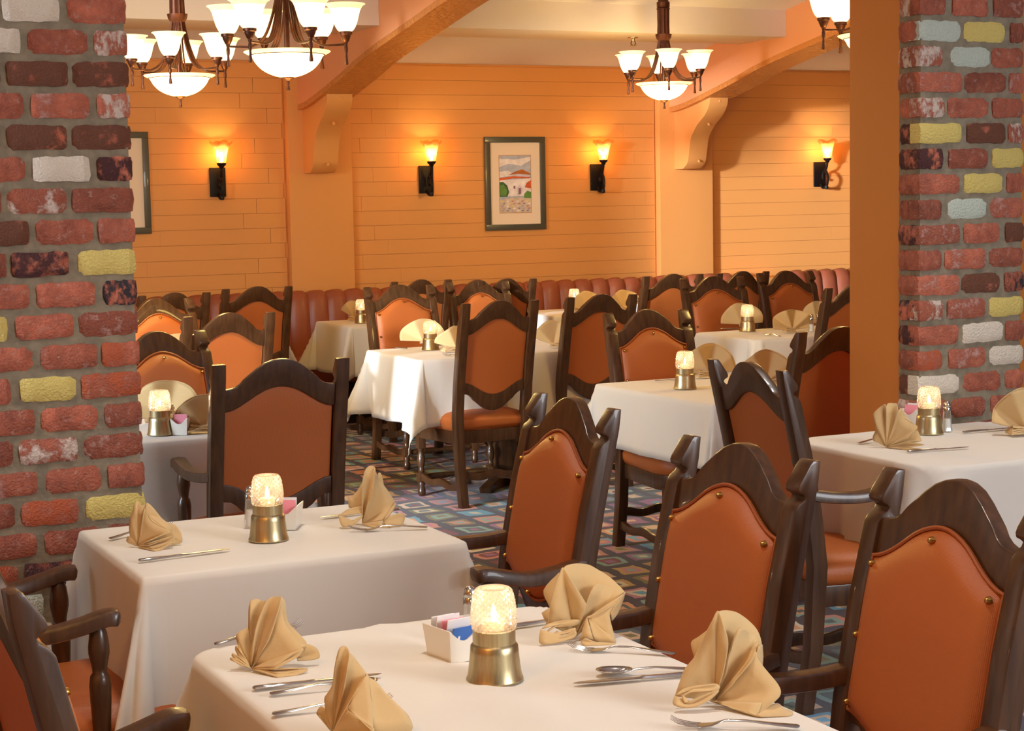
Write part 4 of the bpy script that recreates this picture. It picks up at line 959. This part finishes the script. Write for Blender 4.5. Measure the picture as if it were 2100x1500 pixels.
def mk_fork():
    t = thing('fork', '', 'fork', group='table forks')
    bm = new_bm(); loft(bm, [(0, .003, .006, .003), (.004, .009, .006, .0045), (.03, .007, .008, .004), (.08, .0035, .013, .0035), (.112, .003, .013, .004), (.124, .006, .009, .003), (.134, .011, .006, .0022), (.15, .0125, .0045, .002), (.155, .0122, .0045, .002)]); obj('handle', bm, M['steel'], t)
    for k in range(4):
        bm = new_bm(); y = (k-1.5)*.0072
        loft(bm, [(.150, .0024, .0045, .002), (.165, .0018, .0055, .0018), (.185, .0014, .010, .0016), (.196, .0006, .0165, .001)], 6); obj('tine', bm, M['steel'], t, loc=(0, y, 0))
    return t
def mk_spoon():
    t = thing('spoon', '', 'spoon', group='table spoons')
    bm = new_bm(); loft(bm, [(0, .003, .006, .003), (.004, .009, .006, .0045), (.03, .007, .008, .004), (.08, .0035, .013, .0035), (.115, .003, .011, .004), (.125, .005, .008, .003)]); obj('handle', bm, M['steel'], t)
    bm = new_bm(); nu, nv = 14, 5; c_ = bm.verts.new((.152, 0, .003)); prev = None
    for j in range(1, nv+1):
        s_ = j/nv; ring = [bm.verts.new((.152+.032*s_*cos(2*pi*k/nu), .020*s_*sin(2*pi*k/nu)*(1+.12*cos(2*pi*k/nu)), .003+.009*s_*s_)) for k in range(nu)]
        for k in range(nu):
            if prev: bm.faces.new([prev[k], prev[(k+1) % nu], ring[(k+1) % nu], ring[k]])
            else: bm.faces.new([c_, ring[(k+1) % nu], ring[k]])
        prev = ring
    bmesh.ops.recalc_face_normals(bm, faces=bm.faces); o = obj('bowl', bm, M['steel'], t); md = o.modifiers.new('thickness', 'SOLIDIFY'); md.thickness = .0012
    return t
protos = {'knife': mk_knife, 'fork': mk_fork, 'spoon': mk_spoon}; made = {}
def lay(kind, p, q, label):             # handle end at p, tip towards q
    a, b_ = at(*p, TZ+.001), at(*q, TZ+.001); rz = atan2(b_.y-a.y, b_.x-a.x)
    if kind not in made:
        t = made[kind] = protos[kind](); t.location = a; t.rotation_euler = (0, 0, rz); t['label'] = label; return t
    return copy_tree(made[kind], label, a, rz)
lay('knife', (518, 1419), (720, 1396), 'knife on the left of the nearest table, upper of two parallel handles')
lay('spoon', (553, 1430), (760, 1409), 'spoon below the parallel knife, left of the nearest table')
lay('fork', (558, 1472), (760, 1450), 'fork near the bottom left of the nearest table, running under the cut-off napkin')
lay('fork', (441, 1328), (645, 1284), 'fork running behind the crown-like napkin, nearest table')
lay('fork', (1386, 1347), (1170, 1336), 'fork at the right of the nearest table, tines towards the lamp')
lay('spoon', (1440, 1380), (1240, 1388), 'spoon with gleaming bowl lying on the knife by the large napkin')
lay('knife', (1437, 1387), (1186, 1408), 'knife below the spoon by the large napkin, nearest table')
lay('knife', (1044, 1291), (1250, 1262), 'knife handle between the near lamp and the tall looped napkin')
lay('fork', (1640, 1498), (1447, 1494), 'fork tip at the bottom edge of the picture')
lay('knife', (284, 1155), (478, 1130), 'knife in front of the napkin on the left front table')
lay('fork', (225, 1110), (380, 1077), 'fork partly under the napkin at the left corner of the left front table')
lay('knife', (820, 1048), (612, 1071), 'knife pointing at the lamp on the left front table')
lay('fork', (877, 1086), (708, 1092), 'fork in front of the tall pointed napkin')
lay('knife', (1860, 930), (1996, 920), 'knife in front of the fan napkin on the pillar table')
lay('fork', (1760, 913), (1890, 893), 'fork handle left of the fan napkin on the pillar table')
lay('knife', (1974, 890), (2110, 878), 'dark knife near the right picture edge on the pillar table')
lay('fork', (1344, 783), (1430, 790), 'fork left of the lamp on the middle table')
lay('knife', (835, 717), (770, 711), 'knife handle at the left edge of the white daylit table')
lay('fork', (945, 735), (868, 723), 'fork in front of the lamp on the white daylit table')
lay('fork', (1600, 692), (1548, 684), 'fork tips in front of the lamp on the right rear table')
lay('knife', (1478, 677), (1530, 675), 'knife at the left edge of the right rear table')

# ------------------------------------------------------------------ shakers, sugar caddies
def mk_shaker():
    t = thing('shaker', '', 'shaker', group='glass shakers with chrome caps')
    bm = new_bm(); lathe(bm, [(.017, 0), (.019, .004), (.016, .02), (.0145, .05), (.0125, .07), (.0125, .074)], 8); obj('glass_body', bm, M['clear'], t, angle=20)
    bm = new_bm(); lathe(bm, [(.013, .004), (.0125, .03), (.0115, .045)], 12); obj('filling', bm, M['salt'], t)
    bm = new_bm(); lathe(bm, [(.0135, .072), (.014, .082), (.0115, .086), (.013, .091), (.0105, .10), (.005, .105), (0, .106)], 14, cap=False); obj('cap', bm, M['steel'], t)
    return t
sh = mk_shaker(); SH = [((966, 1318), 'glass shaker half behind the near candle lamp'), ((515, 1082), 'glass shaker left of the lamp on the left front table'), ((1942, 886), 'tall glass shaker right of the lamp at the right brick pillar'),
 ((1600, 783), 'glass shaker on the middle table between two chair posts, left of two'), ((1622, 786), 'glass shaker on the middle table between two chair posts, right of two'), ((1664, 681), 'glass shaker on the right rear table, left of two'),
 ((1678, 681), 'glass shaker on the right rear table, right of two'), ((353, 889), 'dark capped shaker right of the lamp near the left brick pillar'), ((1307, 640), 'tiny far shaker in front of the booth beside a chair post')]
for i, (p, lab) in enumerate(SH):
    loc = at(*p, TZ+.001)
    if i == 0: sh.location = loc; sh['label'] = lab
    else: copy_tree(sh, lab, loc, .4*i)
def mk_caddy():
    t = thing('sugar_caddy', '', 'sugar caddy', group='white sugar caddies')
    bm = new_bm(); hx0, hy0, hx1, hy1, H_ = .037, .025, .044, .031, .060
    def ring(hx, hy, z, dip=0):
        P = []
        for (sx, sy, ex, ey) in ((-1, -1, 1, -1), (1, -1, 1, 1), (1, 1, -1, 1), (-1, 1, -1, -1)):
            for i in range(8):
                f = i/8; x, y = hx*(sx+(ex-sx)*f), hy*(sy+(ey-sy)*f); zz = z
                if sy != ey and dip: zz -= dip*max(0, sin(pi*f))**1.2      # scooped short ends
                P.append(bm.verts.new((x, y, zz)))
        return P
    R_ = [ring(hx0, hy0, 0), ring(hx1, hy1, H_, .020), ring(hx1-.003, hy1-.003, H_, .020), ring(hx0-.002, hy0-.002, .004)]
    for a_, b2 in zip(R_, R_[1:]):
        for k in range(32): bm.faces.new([a_[k], a_[(k+1) % 32], b2[(k+1) % 32], b2[k]])
    bm.faces.new(R_[0][::-1]); bm.faces.new(R_[-1]); bmesh.ops.recalc_face_normals(bm, faces=bm.faces); obj('dish', bm, M['ceramic'], t)
    return t
pk0 = None
def packet(label, loc, rz, m, tilt, z=.012):
    bm = new_bm(); nx_ = 6; G = []
    box(bm, -.0012, .0012, -.024, .024, 0, .064, .0005)
    o = obj('sugar_packet', bm, m); tag(o, label, 'packet', 'sweetener packets')
    o.location = Vector(loc)+Vector((0, 0, z)); o.rotation_euler = (0, tilt, rz); return o
cad = mk_caddy(); CD = [((925, 1350), -80, 'white ceramic sugar caddy with pink and blue packets on the nearest table'), ((592, 1082), 60, 'white ceramic sugar caddy half behind the lamp of the left front table'), ((1876, 872), 20, 'pale caddy between napkin and lamp at the right brick pillar'),
 ((374, 890), 60, 'white caddy with a pink packet right of the lamp near the left pillar'), ((1318, 640), 40, 'far pale caddy with pink packets in front of the booth'), ((406, 667), 40, 'tiny far caddy left of centre in front of the booth')]
for i, (p, rz, lab) in enumerate(CD):
    loc = at(*p, TZ+.001)
    if i == 0: cad.location = loc; cad.rotation_euler = (0, 0, radians(rz)); cad['label'] = lab
    else: copy_tree(cad, lab, loc, radians(rz))
    where = ('on the nearest table', 'on the left front table', 'beside the right pillar lamp', 'near the left brick pillar', 'far right by the booth', 'far left by the booth')[i]
    ms = [M['paper_white'], M['paper_white'], M['paper_pink'], M['paper_white'], M['paper_blue']] if i == 0 else [M['paper_pink'], M['paper_white']]
    pos_ = ['rearmost', 'second from the rear', 'in the middle', 'behind the blue one', 'front'] if i == 0 else ['at the back', 'at the front']
    nm = {M['paper_white'].name: 'white', M['paper_pink'].name: 'pink', M['paper_blue'].name: 'blue and white'}
    for k, mm in enumerate(ms):
        off = Vector(((-.030+.015*k), 0, 0)); off.rotate(Matrix.Rotation(radians(rz), 3, 'Z'))
        po = packet('%s paper sweetener packet, %s, in the caddy %s' % (nm[mm.name], pos_[k], where), loc+off, radians(rz), mm, .10+.035*k, (.010+.004*(k % 2)) if k != 4 else .003)
        if mm is M['paper_blue']:
            # the blue printed front with its pale mark
            bm = new_bm(); box(bm, .0013, .0016, -.012, -.008, .022, .048); box(bm, .0013, .0016, -.012, .006, .022, .027)
            lathe(bm, [(.006, 0), (.0075, .0003), (.0045, .0003), (.0045, 0)], 14, c=(0, 0, 0)) if False else None
            obj('printed_mark', bm, M['paper_white'], po, smooth=False)

# ------------------------------------------------------------------ chandeliers
def make_chandelier():
    t = thing('chandelier', '', 'chandelier')           # origin: centre at the bowl rim
    def flute(r, z, a_): return r*(1-.10*abs(sin(a_*6))), z
    bm = new_bm(); prof = [(.045, .30), (.042, .32), (.040, .40), (.041, .50)]
    lathe(bm, prof, 48, fn=flute); obj('fluted_column', bm, M['bronze'], t, angle=30)
    bm = new_bm(); lathe(bm, [(.044, .498), (.046, .503), (.040, .508), (.043, .512), (.044, .545), (.036, .55), (.034, .565), (.026, .582), (.010, .59), (.006, .60), (0, .602)], 24, cap=False); obj('cap', bm, M['bronze'], t, angle=35)
    bm = new_bm(); tube(bm, [(.020*cos(a_*pi/8), 0, .622+.024*sin(a_*pi/8)) for a_ in range(17)], .0035, 6, cap=False); obj('loop', bm, M['bronze'], t)
    lk = None
    for k in range(9):
        bm = new_bm(); tube(bm, [(.013*cos(a_*pi/8)*(k % 2 == 0), .013*cos(a_*pi/8)*(k % 2 == 1), .664+.04*k+.025*sin(a_*pi/8)) for a_ in range(17)], .003, 6, cap=False); obj('chain_link', bm, M['bronze'], t)
    bm = new_bm(); lathe(bm, [(.055, .335), (.05, .31), (.035, .29), (.022, .27)], 20); lathe(bm, [(.012, .30), (.012, .0)], 10); obj('stem', bm, M['bronze'], t)
    # bowl
    bm = new_bm(); bp_ = ysm([(.190, .012), (.178, .004), (.160, -.004), (.152, -.014), (.140, -.035), (.115, -.062), (.08, -.083), (.04, -.096), (.0, -.10)])
    lathe(bm, bp_[8:], 40, cap=False); bw = obj('glass_bowl', bm, M['shade'], t, angle=60)
    bm = new_bm(); lathe(bm, bp_[:9], 40, cap=False); lathe(bm, [(.19, .012), (.186, .015), (.15, .0)], 40, cap=False); obj('bowl_rim', bm, M['shade_rim'], bw, angle=60)
    bm = new_bm(); tube(bm, [(.163*cos(a_*pi/20), .163*sin(a_*pi/20), -.002) for a_ in range(41)], .0025, 6, cap=False); obj('rim_band', bm, M['bronze'], bw)
    bm = new_bm(); lathe(bm, [(.0, -.158), (.007, -.156), (.009, -.15), (.005, -.13), (.007, -.122), (.006, -.115), (.012, -.112), (.028, -.102), (.028, -.098), (0, -.096)], 16, cap=False); obj('finial', bm, M['bronze'], t)
    # one arm with its shade, then copies
    parts = []
    bm = new_bm()
    for off in (-.012, 0, .012):
        P = smoothpts([(.030, off*.8, .31), (.042, off, .24), (.066, off, .15), (.100, off, .075), (.15, off*.9, .040), (.20, off*.5, .038), (.255, 0, .040)], 5)
        tube(bm, P, .0048, 7)
    arm = obj('arm', bm, M['bronze'], t); parts.append(arm)
    bm = new_bm(); lathe(bm, [(0, -.050), (.007, -.049), (.009, -.044), (.006, -.02), (.005, .0), (.008, .012), (.008, .03), (.006, .034), (.010, .05), (.013, .052), (.022, .072), (.024, .080), (.029, .083), (.030, .094), (.02, .097), (0, .097)], 18, c=(.258, 0, 0), cap=False)
    cup = obj('cup', bm, M['bronze'], arm, angle=40)
    bm = new_bm(); sp_ = ysm([(.026, .094), (.038, .106), (.050, .130), (.058, .158), (.066, .186), (.078, .206), (.089, .212)])
    lathe(bm, sp_[:-7], 28, c=(.258, 0, 0), cap=False); g = obj('glass_shade', bm, M['shade'], arm, angle=60)
    bm = new_bm(); lathe(bm, sp_[-8:], 28, c=(.258, 0, 0), cap=False); lathe(bm, [(.089, .212), (.087, .215), (.076, .209), (.062, .188)], 28, c=(.258, 0, 0), cap=False); g = obj('shade_rim', bm, M['shade_rim'], arm, angle=60)
    for k in range(1, 6):
        a_ = arm.copy(); C.objects.link(a_); a_.rotation_euler = (0, 0, k*pi/3)
        for c_ in kids(arm):
            d_ = c_.copy(); C.objects.link(d_); d_.parent = a_
    return t
ch0 = make_chandelier()
CHL = [((2.52, 7.40, 2.215), radians(-25.8+90+30), 'largest chandelier with lit glass cups, upper left, stem cut by the picture top'),
 ((2.55, 9.27, 2.245), radians(-25.8-90), 'chandelier farther left, partly behind the left brick pillar'),
 ((6.08, 10.15, 2.302), radians(-25.8-88), 'chandelier hanging from a chain right of centre'),
 ((5.07, 6.55, 2.27), radians(-25.8+182), 'chandelier cut by the orange pillar, one whole lit cup visible')]
for i, (loc, rz, lab) in enumerate(CHL):
    if i == 0: ch0.location = loc; ch0.rotation_euler = (0, 0, rz); ch0['label'] = lab
    else: copy_tree(ch0, lab, loc, rz)
    point('chandelier_light', Vector(loc)+Vector((0, 0, .26)), 3.5, WARM, .16)
    point('chandelier_bowl_light', Vector(loc)+Vector((0, 0, -.42)), 38, WARM, .15)

# ribbed brown shade glimpsed at the top by the pillar
t = thing('pendant_shade', 'ribbed brown round pendant shade, sliver at the top beside the orange pillar', 'pendant', (6.15, 7.62, 2.42))
bm = new_bm(); pr = ysm([(.02, 0), (.12, .012), (.22, .055), (.29, .13), (.32, .24), (.32, .34)])
lathe(bm, pr, 32, cap=False); obj('inner_shade', bm, M['smoke'], t)
rib = None
for k in range(40):
    if rib is None:
        bm = new_bm(); tube(bm, [(r_+.004, 0, z_) for r_, z_ in pr], .005, 5); rib = obj('rib', bm, M['bronze'], t)
    else:
        o = rib.copy(); C.objects.link(o); o.rotation_euler = (0, 0, 2*pi*k/40)
bm = new_bm(); tube(bm, [(0, 0, .3), (0, 0, .74)], .006, 8); box(bm, -.32, .32, -.005, .005, .325, .335); obj('cord', bm, M['black_iron'], t)

# ------------------------------------------------------------------ wall sconces
def make_sconce():
    t = thing('wall_sconce', '', 'sconce')              # origin on the wall at plate centre, front is -y
    bm = new_bm(); box(bm, -.058, .058, -.018, 0, -.105, .105, .004); obj('back_plate', bm, M['black_iron'], t)
    bm = new_bm(); P = smoothpts([(.0, -.02, -.085), (0, -.06, -.115), (0, -.105, -.10), (0, -.125, -.05), (0, -.115, .0), (0, -.085, .03), (0, -.06, .01), (0, -.055, -.03), (0, -.075, -.045)], 5); tube(bm, P, .011, 8)
    tube(bm, smoothpts([(0, -.085, .03), (0, -.11, .06), (0, -.12, .105)], 4), .010, 8); lathe(bm, [(0, -.02), (.014, -.016), (.018, 0), (.014, .016), (0, .02)], 12, c=(0, -.105, -.11), cap=False); obj('arm', bm, M['black_iron'], t)
    bm = new_bm(); lathe(bm, [(.010, .095), (.016, .10), (.020, .112), (.030, .118), (.034, .128), (.034, .134), (0, .134)], 18, c=(0, -.12, 0), cap=False); obj('cup', bm, M['black_iron'], t)
    def fl(r, z, a_):
        k = max(0, (z-.14)/.15); return r*(1+.06*sin(a_*8)*(.4+k)+.10*k*k*cos(a_*4)), z+.016*k**3*cos(a_*4)
    bm = new_bm(); lathe(bm, ysm([(.030, .135), (.036, .165), (.041, .20), (.050, .235), (.064, .262), (.082, .282)]), 48, c=(0, -.12, 0), fn=fl, cap=False); obj('amber_shade', bm, M['amber'], t, angle=60)
    bm = new_bm(); lathe(bm, [(0, .14), (.010, .142), (.012, .155), (.015, .163), (.015, .172), (.011, .184), (.004, .195), (0, .198)], 14, c=(0, -.12, 0), cap=False); obj('bulb', bm, M['bulb'], t)
    return t
sc0 = make_sconce()
SC = [(3.63, 'wall sconce at left, between the cut-off frame and the pilaster'), (5.255, 'wall sconce just left of the framed painting'), (6.73, 'wall sconce just right of the framed painting'), (8.88, 'wall sconce on the pale right wall beside the orange pillar')]
for i, (x, lab) in enumerate(SC):
    loc = Vector((x, WY-.008, 1.725))
    if i == 0: sc0.location = loc; sc0['label'] = lab
    else: copy_tree(sc0, lab, loc, 0)
    point('sconce_light', loc+Vector((0, -.12, .207)), 4.2, (1, .60, .22), .010)

# ------------------------------------------------------------------ framed pictures
def picture(x0, x1, z0, z1, label, art=True):
    cx, cz_ = (x0+x1)/2, (z0+z1)/2; t = thing('framed_picture', label, 'picture', (cx, WY-.012, cz_)); hx, hz = (x1-x0)/2, (z1-z0)/2; fw_ = .045
    for (a, b_, c_, d_) in ((-hx, hx, hz-fw_, hz), (-hx, hx, -hz, -hz+fw_), (-hx, -hx+fw_, -hz+fw_, hz-fw_), (hx-fw_, hx, -hz+fw_, hz-fw_)):
        bm = new_bm(); box(bm, a, b_, -.024, 0, c_, d_, .004); obj('frame', bm, M['frame'], t)
    bm = new_bm(); box(bm, -hx+fw_-.005, hx-fw_+.005, -.008, -.002, -hz+fw_-.005, hz-fw_+.005); mb = obj('mat_board', bm, M['matboard'], t, smooth=False)
    if not art: return t
    ax, az0, az1 = .135, -.225, .215
    bm = new_bm(); box(bm, -ax-.004, ax+.004, -.0088, -.008, az0-.004, az1+.004); obj('gold_fillet', bm, M['gold_edge'], mb, smooth=False)
    cs = {'sky': (168, 176, 198), 'cloud': (222, 216, 220), 'roof': (200, 92, 52), 'roof2': (172, 98, 44), 'wall': (226, 218, 228), 'wall2': (200, 196, 216), 'green': (92, 136, 66), 'dgreen': (60, 96, 60), 'door': (130, 96, 110), 'path': (200, 184, 170), 's1': (176, 160, 190), 's2': (222, 204, 120), 's3': (120, 128, 170), 's4': (190, 120, 110)}
    mats = {}; ms = []
    for k, v in cs.items(): mats[k] = len(ms); ms.append(mat('painted_'+k, lin(*v), .8, noise=(22, lin(*[min(255, int(c_*1.12)+6) for c_ in v]), (1, 1, 1))))
    bm = new_bm(); lay_ = [0]
    def pg(pts, k):
        lay_[0] += 1; f = bm.faces.new([bm.verts.new((-ax+2*ax*u, -.0090-.00006*lay_[0], az0+(az1-az0)*v)) for u, v in pts]); f.material_index = mats[k]
    pg([(0, 0), (1, 0), (1, 1), (0, 1)], 'sky'); pg([(0, .8), (.3, .86), (.7, .82), (1, .92), (1, .98), (.5, .93), (0, .95)], 'cloud'); pg([(.0, .62), (.45, .66), (.3, .74), (0, .72)], 'cloud')
    pg([(.35, .62), (.96, .62), (.96, .70), (.35, .68)], 'wall2'); pg([(.28, .66), (.5, .72), (.72, .76), (.98, .69), (1, .66), (.6, .68)], 'roof2')
    pg([(0, .28), (1, .3), (1, .6), (0, .57)], 'wall'); pg([(0, .565), (.4, .6), (.98, .60), (.98, .625), (.4, .64), (0, .61)], 'roof'); pg([(.80, .44), (1, .42), (1, .57), (.86, .52)], 'roof')
    pg([(0, .28), (.24, .28), (.30, .36), (.24, .48), (.12, .54), (0, .54)], 'dgreen'); pg([(.02, .3), (.2, .3), (.24, .4), (.12, .5), (.02, .48)], 'green')
    pg([(.56, .3), (.72, .32), (.72, .44), (.64, .49), (.56, .44)], 'wall2'); pg([(.6, .32), (.68, .33), (.68, .43), (.6, .43)], 'door'); pg([(.44, .42), (.5, .42), (.5, .47), (.44, .47)], 'door')
    pg([(.76, .24), (1, .22), (1, .36), (.88, .38), (.78, .33)], 'green')
    pg([(0, 0), (1, 0), (1, .25), (.4, .27), (0, .22)], 'path'); rr_ = random.Random(2)
    for i in range(6):
        for j in range(5):
            u, v = .08+.16*i+.05*(j % 2), .03+.042*j; s_ = .05; pg([(u-s_, v), (u, v-.014), (u+s_, v+.004), (u+.01, v+.017)], rr_.choice(['s1', 's2', 's3', 's4', 'cloud']))
    obj('watercolour', bm, ms, mb, smooth=False, label='small watercolour of a white house with red roofs and patterned paving')
    return t
picture(5.745, 6.265, 1.325, 2.045, 'dark framed watercolour with a wide cream mat, between two sconces')
picture(2.60, 3.135, 1.37, 2.085, 'dark frame with pale mat cut by the left brick pillar', art=False)
